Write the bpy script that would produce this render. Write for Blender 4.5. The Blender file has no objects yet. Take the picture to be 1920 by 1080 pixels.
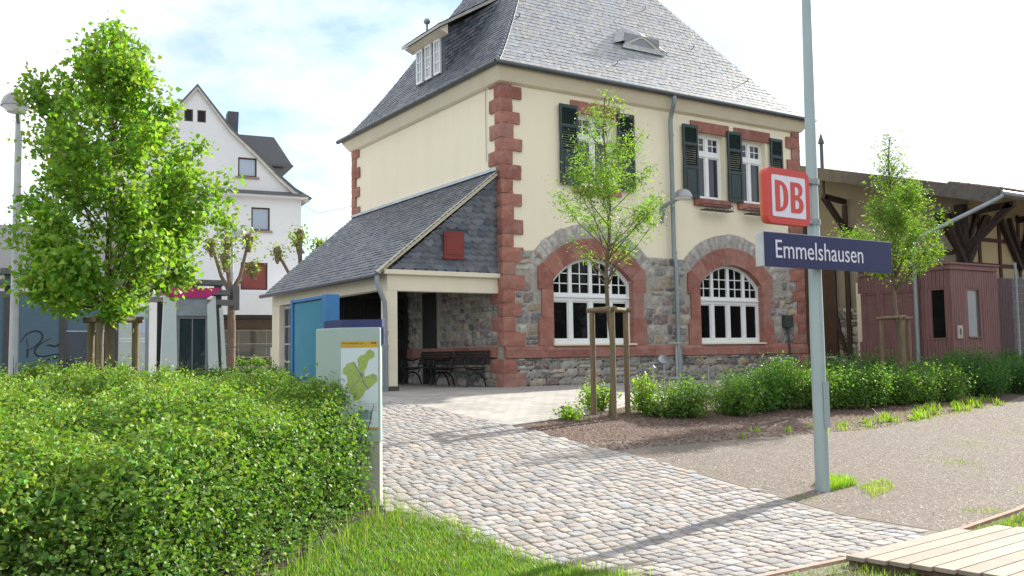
import bpy, bmesh, math, random
import numpy as np
from mathutils import Vector, Matrix
from mathutils.geometry import tessellate_polygon

random.seed(7); RNG = np.random.default_rng(7)
S = bpy.context.scene
COL = S.collection
PI = math.pi
rad = math.radians

# ---------------------------------------------------------------- camera
cam_d = bpy.data.cameras.new('camera'); cam = bpy.data.objects.new('camera', cam_d); COL.objects.link(cam)
cam_d.sensor_width = 36; cam_d.lens = 36 * 1740 / 1920; cam_d.clip_end = 2000; cam_d.clip_start = .05
yaw, pitch, roll = .9961, .0716, -.0148
F = Vector((math.cos(yaw) * math.cos(pitch), math.sin(yaw) * math.cos(pitch), math.sin(pitch)))
r0 = Vector((math.sin(yaw), -math.cos(yaw), 0)); u0 = r0.cross(F)
rr = r0 * math.cos(roll) + u0 * math.sin(roll); uu = -r0 * math.sin(roll) + u0 * math.cos(roll)
m = Matrix((rr, uu, -F)).transposed().to_4x4(); m.translation = Vector((-11.006, -17.335, .72))
cam.matrix_world = m
S.camera = cam

# ---------------------------------------------------------------- sun and sky
SUN_AZ, SUN_EL = rad(13.5), rad(27)
sd = Vector((math.cos(SUN_AZ) * math.cos(SUN_EL), math.sin(SUN_AZ) * math.cos(SUN_EL), math.sin(SUN_EL)))
sl = bpy.data.lights.new('sun', 'SUN'); sl.energy = 5; sl.angle = rad(.55); sl.color = (1, .94, .84)
so = bpy.data.objects.new('sun', sl); COL.objects.link(so); so.rotation_euler = (-sd).to_track_quat('-Z', 'Y').to_euler()
w = bpy.data.worlds.new('World'); S.world = w; w.use_nodes = True
nt = w.node_tree; nt.nodes.clear(); L = nt.links.new
out = nt.nodes.new('ShaderNodeOutputWorld'); bg = nt.nodes.new('ShaderNodeBackground'); bg.inputs[1].default_value = .11
sky = nt.nodes.new('ShaderNodeTexSky'); sky.sky_type = 'NISHITA'; sky.sun_disc = False
sky.sun_elevation = SUN_EL; sky.sun_rotation = rad(90) - SUN_AZ; sky.air_density = 1; sky.dust_density = .6; sky.ozone_density = 2.5
tc = nt.nodes.new('ShaderNodeTexCoord'); mp = nt.nodes.new('ShaderNodeMapping'); mp.inputs['Scale'].default_value = (1, 1, 2.2)
mp.inputs['Location'].default_value = (.35, .1, .2)
n1 = nt.nodes.new('ShaderNodeTexNoise'); n1.inputs['Scale'].default_value = 2.1; n1.inputs['Detail'].default_value = 9; n1.inputs['Roughness'].default_value = .55
cr = nt.nodes.new('ShaderNodeValToRGB'); cr.color_ramp.elements[0].position = .33; cr.color_ramp.elements[1].position = .52
n2 = nt.nodes.new('ShaderNodeTexNoise'); n2.inputs['Scale'].default_value = 5; n2.inputs['Detail'].default_value = 6
cc = nt.nodes.new('ShaderNodeValToRGB'); cc.color_ramp.elements[0].position = .3; cc.color_ramp.elements[1].position = .62
cc.color_ramp.elements[0].color = (4.3, 4.6, 5.2, 1); cc.color_ramp.elements[1].color = (7.6, 7.6, 7.7, 1)
mx = nt.nodes.new('ShaderNodeMix'); mx.data_type = 'RGBA'
L(tc.outputs['Generated'], mp.inputs[0]); L(mp.outputs[0], n1.inputs[0]); L(mp.outputs[0], n2.inputs[0]); L(n1.outputs[0], cr.inputs[0]); L(n2.outputs[0], cc.inputs[0])
L(cr.outputs[0], mx.inputs[0]); L(sky.outputs[0], mx.inputs[6]); L(cc.outputs[0], mx.inputs[7]); L(mx.outputs[2], bg.inputs[0]); L(bg.outputs[0], out.inputs[0])
S.view_settings.view_transform = 'Standard'; S.view_settings.look = 'None'; S.view_settings.gamma = 1
S.view_settings.exposure = 1.08
S.render.engine = 'CYCLES'
S.cycles.max_bounces = 6; S.cycles.transparent_max_bounces = 6

# ---------------------------------------------------------------- materials
MATS = {}
def mat(name, col, rough=.75, var=.15, scale=4, bump=.0, bscale=40, metal=0, attr=False, spec=.5, col2=None, det=6,
        transl=0, stretch=(1, 1, 1), noise2=None, coat=0):
    if name in MATS: return MATS[name]
    m = bpy.data.materials.new(name); m.use_nodes = True; nt = m.node_tree; L = nt.links.new
    b = nt.nodes['Principled BSDF']; b.inputs['Roughness'].default_value = rough; b.inputs['Metallic'].default_value = metal
    b.inputs['Specular IOR Level'].default_value = spec
    tc = nt.nodes.new('ShaderNodeTexCoord'); mp = nt.nodes.new('ShaderNodeMapping'); mp.inputs['Scale'].default_value = stretch
    L(tc.outputs['Object'], mp.inputs[0])
    n = nt.nodes.new('ShaderNodeTexNoise'); n.inputs['Scale'].default_value = scale; n.inputs['Detail'].default_value = det; n.inputs['Roughness'].default_value = .6
    L(mp.outputs[0], n.inputs[0])
    mr = nt.nodes.new('ShaderNodeMapRange'); mr.inputs[1].default_value = .3; mr.inputs[2].default_value = .7
    L(n.outputs[0], mr.inputs[0])
    if attr:
        a = nt.nodes.new('ShaderNodeAttribute'); a.attribute_name = 'Col'; src = a.outputs['Color']
        mr.inputs[3].default_value = 1 - var; mr.inputs[4].default_value = 1 + var
        h = nt.nodes.new('ShaderNodeVectorMath'); h.operation = 'SCALE'; L(src, h.inputs[0]); L(mr.outputs[0], h.inputs['Scale']); res = h.outputs[0]
    else:
        c2 = col2 or tuple(c * (1 - 2 * var) for c in col)
        x = nt.nodes.new('ShaderNodeMix'); x.data_type = 'RGBA'
        x.inputs[6].default_value = (*c2, 1); x.inputs[7].default_value = (*col, 1); L(mr.outputs[0], x.inputs[0]); res = x.outputs[2]
    if noise2:
        n3 = nt.nodes.new('ShaderNodeTexNoise'); n3.inputs['Scale'].default_value = noise2[0]; n3.inputs['Detail'].default_value = 8
        L(mp.outputs[0], n3.inputs[0])
        r3 = nt.nodes.new('ShaderNodeMapRange'); r3.inputs[1].default_value = noise2[1]; r3.inputs[2].default_value = noise2[2]; L(n3.outputs[0], r3.inputs[0])
        y = nt.nodes.new('ShaderNodeMix'); y.data_type = 'RGBA'; L(r3.outputs[0], y.inputs[0]); L(res, y.inputs[6]); y.inputs[7].default_value = (*noise2[3], 1); res = y.outputs[2]
    L(res, b.inputs['Base Color'])
    if bump:
        n4 = nt.nodes.new('ShaderNodeTexNoise'); n4.inputs['Scale'].default_value = bscale; n4.inputs['Detail'].default_value = 5
        L(mp.outputs[0], n4.inputs[0])
        bp = nt.nodes.new('ShaderNodeBump'); bp.inputs['Strength'].default_value = bump; bp.inputs['Distance'].default_value = .02
        L(n4.outputs[0], bp.inputs['Height']); L(bp.outputs[0], b.inputs['Normal'])
    if transl:
        t = nt.nodes.new('ShaderNodeBsdfTranslucent'); ms = nt.nodes.new('ShaderNodeMixShader'); ms.inputs[0].default_value = transl
        hv = nt.nodes.new('ShaderNodeMix'); hv.data_type = 'RGBA'; hv.blend_type = 'MULTIPLY'; hv.inputs[0].default_value = 1
        L(res, hv.inputs[6]); hv.inputs[7].default_value = (1.7, 1.75, .55, 1)
        L(hv.outputs[2], t.inputs[0]); L(b.outputs[0], ms.inputs[1]); L(t.outputs[0], ms.inputs[2])
        L(ms.outputs[0], nt.nodes['Material Output'].inputs[0])
    MATS[name] = m; return m

def glassmat(name, tint=(.02, .025, .025), clear=0., rough=.03, ior=1.5):
    if name in MATS: return MATS[name]
    m = bpy.data.materials.new(name); m.use_nodes = True; nt = m.node_tree; L = nt.links.new
    b = nt.nodes['Principled BSDF']; b.inputs['Base Color'].default_value = (*tint, 1); b.inputs['Roughness'].default_value = rough
    b.inputs['IOR'].default_value = ior
    tcn = nt.nodes.new('ShaderNodeTexCoord'); nn = nt.nodes.new('ShaderNodeTexNoise'); nn.inputs['Scale'].default_value = 1.3; nn.inputs['Detail'].default_value = 1
    bp = nt.nodes.new('ShaderNodeBump'); bp.inputs['Strength'].default_value = .12; bp.inputs['Distance'].default_value = .02
    L(tcn.outputs['Object'], nn.inputs[0]); L(nn.outputs[0], bp.inputs['Height']); L(bp.outputs[0], b.inputs['Normal'])
    if clear:
        t = nt.nodes.new('ShaderNodeBsdfTransparent'); t.inputs[0].default_value = (.85, .9, .88, 1)
        ms = nt.nodes.new('ShaderNodeMixShader'); ms.inputs[0].default_value = clear
        L(b.outputs[0], ms.inputs[1]); L(t.outputs[0], ms.inputs[2]); L(ms.outputs[0], nt.nodes['Material Output'].inputs[0])
    MATS[name] = m; return m

RENDER = mat('yellow_render', (.83, .765, .575), .9, .03, 1.2, .10, 90, stretch=(1.6, 1.6, .3), noise2=(1.3, .52, .9, (.765, .70, .52)))
CREAM = mat('cream_paint', (.74, .68, .52), .75, .04, 2, .06, 60)
SANDSTONE = mat('red_sandstone', None, .9, .2, 6, .45, 30, attr=True, noise2=(3.5, .5, .85, (.34, .22, .185)))
STONE = mat('rubble_stone', None, .92, .38, 9, .8, 26, attr=True, noise2=(14, .52, .75, (.40, .37, .31)))
MORTAR = mat('mortar', (.40, .37, .32), .95, .15, 12, .5, 60)
SLATE = mat('slate', None, .5, .22, 10, .25, 30, attr=True, spec=.55, noise2=(2.2, .52, .8, (.17, .18, .17)))
SLATELIT = mat('glare_lichen_slate', None, .45, .25, 9, .3, 30, attr=True, spec=.8, noise2=(5, .52, .85, (.34, .32, .26)))  # front slope slate: low sun glare put into the colour, plus lichen blotches
DARK = mat('dark_void', (.015, .015, .014), .9, .2)
WHITEP = mat('white_paint', (.8, .81, .8), .4, .03, 4)
GREENP = mat('shutter_green', (.018, .04, .038), .5, .15, 6)
ZINC = mat('weathered_zinc', (.27, .31, .32), .5, .12, 5, .05, 30, metal=.35, stretch=(1, 1, .3))
STEEL = mat('brushed_steel', (.42, .43, .43), .42, .06, 20, metal=.9)
GALV = mat('painted_pole', (.34, .42, .42), .45, .08, 3, .05, 50, metal=.2, stretch=(1, 1, .4))
GLASSD = glassmat('dark_window_glass', (.006, .007, .007), ior=1.27)
GLASSC = glassmat('clear_glass', (.25, .3, .3), .75)
GLASSB = glassmat('curtained_glass', (.36, .43, .52), 0, .12)
BLUEN = mat('navy_enamel', (.008, .013, .085), .5, .1, 3)
REDS = mat('sign_red', (.56, .045, .032), .45, .06, 3)
WHITES = mat('sign_white', (.66, .66, .72), .45, .02, 3)
REDPAINT = mat('oxblood_boards', (.20, .098, .092), .75, .12, 6, .15, 40, stretch=(1, 1, .3))
OLDWOOD = mat('old_dark_timber', (.045, .03, .022), .85, .25, 8, .3, 30, stretch=(1, 1, 1))
REDWOOD = mat('dark_red_timber', (.075, .022, .016), .8, .2, 8)
STAKE = mat('stake_wood', (.21, .15, .09), .85, .2, 5, .4, 25, stretch=(4, 4, .6), noise2=(3, .5, .7, (.12, .12, .05)))
BARK = mat('young_bark', (.15, .12, .075), .9, .2, 12, .5, 40, stretch=(1, 1, .4))
IRON = mat('cast_iron', (.012, .012, .013), .5, .1)
GREYM = mat('dark_grey_metal', (.09, .1, .1), .6, .12, 4)
DECKM = mat('deck_wood', None, .85, .14, 6, .3, 35, attr=True)
CONC = mat('pale_concrete', (.42, .41, .38), .9, .08, 3, .3, 60)
WHITEWALL = mat('whitewash', (.68, .69, .70), .9, .035, .9, .08, 50, noise2=(.5, .5, .8, (.60, .61, .61)))

# ---------------------------------------------------------------- objects
def tag(o, label=None, cat=None, group=None, kind=None):
    if label: o['label'] = label
    if cat: o['category'] = cat
    if group: o['group'] = group
    if kind: o['kind'] = kind
    return o
def thing(name, label, cat, loc=(0, 0, 0), rz=0, group=None):
    o = bpy.data.objects.new(name, None); COL.objects.link(o); o.location = loc; o.rotation_euler = (0, 0, rz)
    o.empty_display_size = .2
    return tag(o, label, cat, group)
def root_inv(p):
    M = Matrix.Identity(4)
    while p is not None:
        M = (Matrix.Translation(p.location) @ p.rotation_euler.to_matrix().to_4x4()) @ M; p = p.parent
    return M.inverted()

class MB:
    def __init__(s): s.v = []; s.f = []; s.c = []; s.smooth = False
    def face(s, pts, col=None):
        i = len(s.v); s.v += [tuple(p) for p in pts]; s.f.append(tuple(range(i, i + len(pts)))); s.c.append(col)
    def box(s, a, b, col=None, M=None):
        x0, y0, z0 = a; x1, y1, z1 = b
        P = [(x0, y0, z0), (x1, y0, z0), (x1, y1, z0), (x0, y1, z0), (x0, y0, z1), (x1, y0, z1), (x1, y1, z1), (x0, y1, z1)]
        if M: P = [tuple(M @ Vector(p)) for p in P]
        i = len(s.v); s.v += P
        for q in ((3, 2, 1, 0), (4, 5, 6, 7), (0, 1, 5, 4), (1, 2, 6, 5), (2, 3, 7, 6), (3, 0, 4, 7)):
            s.f.append(tuple(i + k for k in q)); s.c.append(col)
        return s
    def beam(s, a, b, w, h, up=(0, 0, 1), col=None):
        a = Vector(a); b = Vector(b); d = (b - a); l = d.length; d.normalize(); up = Vector(up)
        if abs(d.dot(up)) > .98: up = Vector((0, 1, 0))
        x = d.cross(up).normalized(); z = x.cross(d)
        M = Matrix((x, d, z)).transposed().to_4x4(); M.translation = a
        return s.box((-w / 2, 0, -h / 2), (w / 2, l, h / 2), col, M)
    def tube(s, path, r, n=10, col=None, cap=True):
        path = [Vector(p) for p in path]; rs = r if isinstance(r, (list, tuple)) else [r] * len(path)
        i0 = len(s.v); px = None
        for k, p in enumerate(path):
            d = (path[min(k + 1, len(path) - 1)] - path[max(k - 1, 0)]).normalized()
            if px is None: px = d.orthogonal().normalized()
            px = (px - d * px.dot(d)).normalized(); py = d.cross(px)
            for j in range(n):
                a = 2 * PI * j / n; s.v.append(tuple(p + (px * math.cos(a) + py * math.sin(a)) * rs[k]))
        for k in range(len(path) - 1):
            for j in range(n):
                a = i0 + k * n + j; b = i0 + k * n + (j + 1) % n
                s.f.append((a, b, b + n, a + n)); s.c.append(col)
        if cap:
            s.f.append(tuple(i0 + j for j in reversed(range(n)))); s.c.append(col)
            s.f.append(tuple(i0 + (len(path) - 1) * n + j for j in range(n))); s.c.append(col)
        return s
    def lathe(s, prof, c, n=20, axis=(0, 0, 1), col=None):
        ax = Vector(axis).normalized(); x = ax.orthogonal().normalized(); y = ax.cross(x); c = Vector(c); i0 = len(s.v)
        for r, z in prof:
            for j in range(n):
                a = 2 * PI * j / n; s.v.append(tuple(c + ax * z + (x * math.cos(a) + y * math.sin(a)) * r))
        for k in range(len(prof) - 1):
            for j in range(n):
                a = i0 + k * n + j; b = i0 + k * n + (j + 1) % n
                s.f.append((a, b, b + n, a + n)); s.c.append(col)
        s.f.append(tuple(i0 + j for j in reversed(range(n)))); s.c.append(col)
        s.f.append(tuple(i0 + (len(prof) - 1) * n + j for j in range(n))); s.c.append(col)
        return s
    def prism(s, poly, fn, d0, d1, holes=(), col=None):
        """poly in 2d, fn(a, b, d) -> 3d; solid plate between depths d0 and d1"""
        loops = [poly] + list(holes); flat = [p for l in loops for p in l]
        tris = tessellate_polygon([[Vector((p[0], p[1], 0)) for p in l] for l in loops])
        i = len(s.v); n = len(flat)
        s.v += [tuple(fn(p[0], p[1], d0)) for p in flat] + [tuple(fn(p[0], p[1], d1)) for p in flat]
        for t in tris:
            s.f.append((i + t[0], i + t[1], i + t[2])); s.c.append(col); s.f.append((i + n + t[2], i + n + t[1], i + n + t[0])); s.c.append(col)
        o = 0
        for l in loops:
            for k in range(len(l)):
                a = i + o + k; b = i + o + (k + 1) % len(l); s.f.append((a, b, b + n, a + n)); s.c.append(col)
            o += len(l)
        return s
    def build(s, name, material, parent=None, bevel=0, smooth=None, fixn=True):
        me = bpy.data.meshes.new(name); M = root_inv(parent) if parent else Matrix.Identity(4)
        me.from_pydata([tuple(M @ Vector(v)) for v in s.v], [], s.f)
        if any(c is not None for c in s.c):
            at = me.color_attributes.new('Col', 'FLOAT_COLOR', 'CORNER'); arr = []
            for f, c in zip(s.f, s.c): arr += list((*(c or (.5, .5, .5)), 1)) * len(f)
            at.data.foreach_set('color', arr)
        me.update()
        if fixn:
            bm = bmesh.new(); bm.from_mesh(me); bmesh.ops.recalc_face_normals(bm, faces=bm.faces); bm.to_mesh(me); bm.free()
        if smooth or s.smooth:
            me.polygons.foreach_set('use_smooth', [True] * len(me.polygons)); me.set_sharp_from_angle(angle=rad(38))
        me.materials.append(material)
        o = bpy.data.objects.new(name, me); COL.objects.link(o); o.parent = parent
        if bevel:
            b = o.modifiers.new('bevel', 'BEVEL'); b.width = bevel; b.segments = 2; b.limit_method = 'ANGLE'
        return o

def npmesh(name, V, Fc, material, parent=None, cols=None, k=4):
    """V (N,3) float, Fc (M,k) int, cols (M,3) one colour per face"""
    me = bpy.data.meshes.new(name); M = np.array(root_inv(parent) if parent else Matrix.Identity(4))
    V = V @ M[:3, :3].T + M[:3, 3]
    me.vertices.add(len(V)); me.vertices.foreach_set('co', V.astype(np.float32).ravel())
    me.loops.add(Fc.size); me.loops.foreach_set('vertex_index', Fc.astype(np.int32).ravel())
    me.polygons.add(len(Fc)); me.polygons.foreach_set('loop_start', (np.arange(len(Fc)) * k).astype(np.int32))
    if cols is not None:
        at = me.color_attributes.new('Col', 'FLOAT_COLOR', 'CORNER')
        c4 = np.concatenate([cols, np.ones((len(cols), 1))], 1); at.data.foreach_set('color', np.repeat(c4, k, 0).astype(np.float32).ravel())
    me.update(calc_edges=True); me.validate()
    me.materials.append(material); o = bpy.data.objects.new(name, me); COL.objects.link(o); o.parent = parent
    return o

def leaves(name, P, size, material, parent, base, up=.5, vary=.3, droop=0., shape='oval', hue=.12):
    """P (N,3): one folded leaf of four quads' worth at each point"""
    n = len(P)
    if shape == 'heart':
        T = np.array([(0, 0, 0), (.42, .05, .06), (.5, .42, .04), (0, 1.0, -.12), (0, .45, 0), (-.42, .05, .06), (-.5, .42, .04)]); FT = np.array([(0, 1, 2, 4), (4, 2, 3, 3), (0, 4, 6, 5), (4, 3, 3, 6)])
        FT = np.array([(0, 1, 2, 4), (0, 4, 6, 5)]); F3 = np.array([(4, 2, 3), (4, 3, 6)])
    T = np.array([(0, 0, 0), (.36, .42, .1), (0, 1., -.08), (-.36, .42, .1)]) if shape == 'oval' else \
        np.array([(0, 0, 0), (.48, .34, .1), (0, 1.05, -.16), (-.48, .34, .1)]) if shape == 'heart' else \
        np.array([(0, 0, 0), (.15, .45, .05), (0, 1., -.1), (-.15, .45, .05)])
    # two triangles folded on the midrib
    FT = np.array([(0, 1, 2), (0, 2, 3)])
    d = RNG.normal(size=(n, 3)); d[:, 2] = d[:, 2] * .6 - droop; d /= np.linalg.norm(d, axis=1)[:, None]
    nr = RNG.normal(size=(n, 3)); nr[:, 2] += up * 2.2
    x = np.cross(d, nr); x /= np.linalg.norm(x, axis=1)[:, None] + 1e-9; z = np.cross(x, d)
    sz = size * (1 + vary * RNG.uniform(-1, 1, n))
    V = P[:, None, :] + sz[:, None, None] * (T[None, :, 0:1] * x[:, None, :] + T[None, :, 1:2] * d[:, None, :] + T[None, :, 2:3] * z[:, None, :])
    Fc = (FT[None] + 4 * np.arange(n)[:, None, None]).reshape(-1, 3)
    b = np.atleast_2d(np.array(base)) * (1 + RNG.uniform(-.28, .28, (n, 1))); b = b * (1 + hue * RNG.normal(size=(n, 3)) * np.array([1.3, .5, 1.]))
    b = np.clip(b, .004, .9)
    return npmesh(name, V.reshape(-1, 3), Fc, material, parent, np.repeat(b, 2, 0), 3)

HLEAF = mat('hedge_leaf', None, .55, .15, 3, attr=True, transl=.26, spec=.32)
LEAF = mat('leaf', None, .5, .15, 3, attr=True, transl=.45, spec=.32)
GRASSM = mat('grass_blade', None, .5, .15, 3, attr=True, transl=.4, spec=.35)

# ---------------------------------------------------------------- terrain
def g(y):
    if y < -3: return -.85 * min(1, (-3 - y) / 8.5)
    if y > 5: return min(.35, (y - 5) * .02)
    return 0.
gv = np.vectorize(g)
BR = [-11.5, -3, 5, 22.5]
def clip(poly, y, keep_above):
    o = []
    for i in range(len(poly)):
        a, b = poly[i], poly[(i + 1) % len(poly)]
        ia = (a[1] >= y) == keep_above; ib = (b[1] >= y) == keep_above
        if ia: o.append(a)
        if ia != ib:
            t = (y - a[1]) / (b[1] - a[1]); o.append((a[0] + (b[0] - a[0]) * t, y))
    return o
def sheet(name, poly, dz, material, kind='structure'):
    mb = MB(); bs = [-1e4] + BR + [1e4]
    for lo, hi in zip(bs[:-1], bs[1:]):
        q = clip(poly, lo, True)
        if len(q) > 2: q = clip(q, hi, False)
        if len(q) < 3: continue
        i = len(mb.v); mb.v += [(p[0], p[1], g(min(max(p[1], lo + 1e-6), hi - 1e-6) if abs(p[1]) < 900 else p[1]) + dz) for p in q]
        for t in tessellate_polygon([[Vector((p[0], p[1], 0)) for p in q]]): mb.f.append(tuple(i + k for k in t)); mb.c.append(None)
    o = mb.build(name, material, fixn=False)
    for p in o.data.polygons:
        if p.normal.z < 0: p.flip()
    return tag(o, kind=kind)
ASPH = mat('pale_asphalt', (.3, .295, .28), .9, .08, 2, .3, 120)
GRAV = mat('gravel', (.28, .232, .19), .95, .3, 28, .9, 150, det=10, noise2=(.45, .48, .72, (.20, .18, .145)))
SOIL = mat('soil', (.07, .05, .035), .95, .25, 14, .8, 60)
MULCH = mat('bark_mulch', (.15, .10, .078), .95, .35, 45, 1., 90, det=10)
SAND = mat('joint_sand', (.25, .215, .175), .95, .2, 20, .6, 120)
sheet('ground', [(-400, -400), (500, -400), (500, 700), (-400, 700)], 0, ASPH)
sheet('gravel_yard', [(-3.55, -12.7), (-3.5, -9.4), (-3.66, -7.4), (-3.2, -6.9), (-1.4, -5.3), (5, -5.2), (30, -5.4), (60, -8), (60, -40), (-3.6, -40)], .004, GRAV)
sheet('mulch_bed', [(-3.72, -6.05), (-1.7, -5.42), (.2, -4.6), (4, -4.0), (10.2, -4.1), (10.3, -6.0), (7.6, -6.9), (4.5, -7.35), (1.5, -7.75), (-.2, -7.75), (-1.2, -7.55), (-2.2, -7.75), (-3.0, -7.6), (-3.62, -7.3)], .008, MULCH)
# concrete pavers on the apron
def paver_mat():
    m = bpy.data.materials.new('paver_slabs'); m.use_nodes = True; nt = m.node_tree; L = nt.links.new; b = nt.nodes['Principled BSDF']; b.inputs['Roughness'].default_value = .85
    tc = nt.nodes.new('ShaderNodeTexCoord'); br = nt.nodes.new('ShaderNodeTexBrick'); br.inputs['Scale'].default_value = 1
    br.inputs['Color1'].default_value = (.38, .36, .325, 1); br.inputs['Color2'].default_value = (.30, .285, .265, 1); br.inputs['Mortar'].default_value = (.17, .15, .12, 1)
    br.inputs['Mortar Size'].default_value = .006; br.inputs['Brick Width'].default_value = .24; br.inputs['Row Height'].default_value = .16
    L(tc.outputs['Object'], br.inputs[0])
    n = nt.nodes.new('ShaderNodeTexNoise'); n.inputs['Scale'].default_value = 1.3; n.inputs['Detail'].default_value = 10; L(tc.outputs['Object'], n.inputs[0])
    mr = nt.nodes.new('ShaderNodeMapRange'); mr.inputs[1].default_value = .3; mr.inputs[2].default_value = .7; mr.inputs[3].default_value = .82; mr.inputs[4].default_value = 1.12; L(n.outputs[0], mr.inputs[0])
    v = nt.nodes.new('ShaderNodeVectorMath'); v.operation = 'SCALE'; L(br.outputs[0], v.inputs[0]); L(mr.outputs[0], v.inputs['Scale']); L(v.outputs[0], b.inputs[0])
    bp = nt.nodes.new('ShaderNodeBump'); bp.inputs['Strength'].default_value = .5; bp.inputs['Distance'].default_value = .01; bp.invert = True; L(br.outputs['Fac'], bp.inputs['Height']); L(bp.outputs[0], b.inputs['Normal'])
    return m
PAV = paver_mat()
sheet('paved_apron', [(-4.7, -.02), (-4.45, -3.3), (-4.08, -3.8), (-3.75, -6.08), (-1.7, -5.44), (.2, -4.62), (4, -4.02), (10.2, -4.12), (10.2, 8), (-2.7, 8), (-4.7, 8)], .006, PAV)
sheet('joint_sand', [(-7.3, -9.6), (-7.12, -11.3), (-6.6, -13.0), (-3.6, -13.0), (-3.6, -9.4), (-3.7, -7.4), (-3.76, -6.1), (-4.1, -3.8), (-4.5, -3.3), (-4.75, 1.5), (-7.3, 1.5)], .012, SAND)
# cobbles: real domed setts
CL = [(-7.35, -9.6), (-7.12, -11.3), (-6.4, -12.85), (-5.1, -12.74), (-3.72, -12.55), (-3.5, -9.4), (-3.66, -7.4), (-3.76, -6.1), (-4.1, -3.8), (-4.5, -3.3), (-4.75, 1.2), (-7.35, 1.2)]
def inside(poly, x, y):
    c = False
    for i in range(len(poly)):
        (x0, y0), (x1, y1) = poly[i], poly[i - 1]
        if (y0 > y) != (y1 > y) and x < (x1 - x0) * (y - y0) / (y1 - y0) + x0: c = not c
    return c
def cobbles():
    V = []; Fc = []; C = []; y = -13.0; row = 0
    pal = [(.31, .30, .295), (.33, .312, .292), (.35, .305, .27), (.275, .275, .28), (.305, .307, .32), (.34, .32, .302), (.33, .287, .262), (.35, .336, .312), (.25, .243, .24)]
    while y < 1.2:
        h = random.uniform(.11, .15); x = -7.5 + random.uniform(0, .15)
        while x < -3.3:
            wd = random.uniform(.11, .185); cx, cy = x + wd / 2, y + h / 2 + .05 * math.sin(x * 1.7 + y * .6) + random.uniform(-.008, .008)
            ex = .06 * math.sin(cy * 3.1)
            if inside(CL, cx + ex * .5, cy):
                a = random.gauss(0, .045); ca, sa = math.cos(a), math.sin(a); gp = .0055
                hw, hh = wd / 2 - gp, h / 2 - gp; i0 = len(V); z0 = g(cy) + random.uniform(.009, .015); sl = (g(cy + .1) - g(cy - .1)) / .2
                tx, ty = random.gauss(0, .018), random.gauss(0, .018)
                rings = [(1., -.02), (.99, .004), (.93, .0075), (.5, .0085)]
                jit = [1 + random.uniform(-.07, .05) for _ in range(8)]
                base8 = [(-1, -.72), (-.74, -1), (.74, -1), (1, -.72), (1, .72), (.74, 1), (-.74, 1), (-1, .72)]
                for s_, dz in rings:
                    for (u, v), j in zip(base8, jit):
                        px, py = u * hw * s_ * j, v * hh * s_ * j
                        V.append((cx + px * ca - py * sa, cy + px * sa + py * ca, z0 + dz + px * tx + py * (ty + sl)))
                c = random.choice(pal); k = random.uniform(.72, 1.08); c = tuple(q * k for q in c)
                for r in range(3):
                    for j in range(8):
                        A = i0 + r * 8 + j; B = i0 + r * 8 + (j + 1) % 8; Fc.append((A, B, B + 8, A + 8)); C.append(c)
                t = i0 + 24
                for q in ((0, 1, 2, 3), (0, 3, 4, 7), (4, 5, 6, 7)): Fc.append(tuple(t + k for k in q)); C.append(c)
            x += wd
        y += h
    o = npmesh('cobble_path', np.array(V), np.array(Fc), mat('cobble', None, .85, .16, 14, .5, 60, attr=True, spec=.3, noise2=(7, .5, .72, (.33, .29, .245))), None, np.array(C))
    o.data.polygons.foreach_set('use_smooth', [True] * len(o.data.polygons))
    tag(o, kind='structure')
cobbles()
# loose gravel stones and bark chips, uncountable
def chips(name, poly, n, s, cols, dz, flat=.5, near=None):
    P = []; xs = [p[0] for p in poly]; ys = [p[1] for p in poly]
    while len(P) < n:
        x = random.uniform(min(xs), max(xs)); y = random.uniform(min(ys), max(ys))
        if inside(poly, x, y): P.append((x, y, g(y) + dz))
    P = np.array(P); T = np.array([(1, 0, 0), (0, 1, 0), (-1, 0, 0), (0, -1, 0), (0, 0, .8)]); FT = np.array([(0, 1, 4), (1, 2, 4), (2, 3, 4), (3, 0, 4)])
    a = RNG.uniform(0, 6.28, n); sz = s * RNG.uniform(.4, 1.2, n); as_ = RNG.uniform(flat, 1, n)
    X = T[None, :, 0] * np.cos(a)[:, None] - T[None, :, 1] * (np.sin(a) * as_)[:, None]; Y = T[None, :, 0] * np.sin(a)[:, None] + T[None, :, 1] * (np.cos(a) * as_)[:, None]
    V = P[:, None, :] + sz[:, None, None] * np.stack([X, Y, np.repeat(T[None, :, 2], n, 0) * .6], 2)
    Fc = (FT[None] + 5 * np.arange(n)[:, None, None]).reshape(-1, 3); cols = np.array(cols)[RNG.integers(0, len(cols), n)] * RNG.uniform(.7, 1.2, (n, 1))
    tag(npmesh(name, V.reshape(-1, 3), Fc, mat('chip', None, .9, .1, 5, attr=True), None, np.repeat(cols, 4, 0), 3), kind='stuff')
chips('gravel', [(-3.5, -12.6), (-3.4, -9.4), (-3.3, -8.4), (1.5, -8.2), (7, -7), (14, -8), (8, -14), (-1, -13.5)], 60000, .013, [(.31, .27, .235), (.17, .145, .125), (.40, .36, .33), (.24, .20, .17), (.13, .11, .1)], .004)
chips('bark_chips', [(-3.72, -6.05), (-1.7, -5.42), (4, -4.2), (10.2, -4.4), (7.6, -6.9), (1.5, -8.2), (-1.6, -8.1), (-3.5, -8.1), (-3.62, -7.4)], 19000, .026, [(.18, .11, .08), (.12, .075, .055), (.24, .155, .12), (.09, .06, .045)], .008, .25)
chips('joint_grit', CL, 9000, .008, [(.42, .38, .33), (.3, .26, .22), (.5, .46, .42)], .006)

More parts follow.
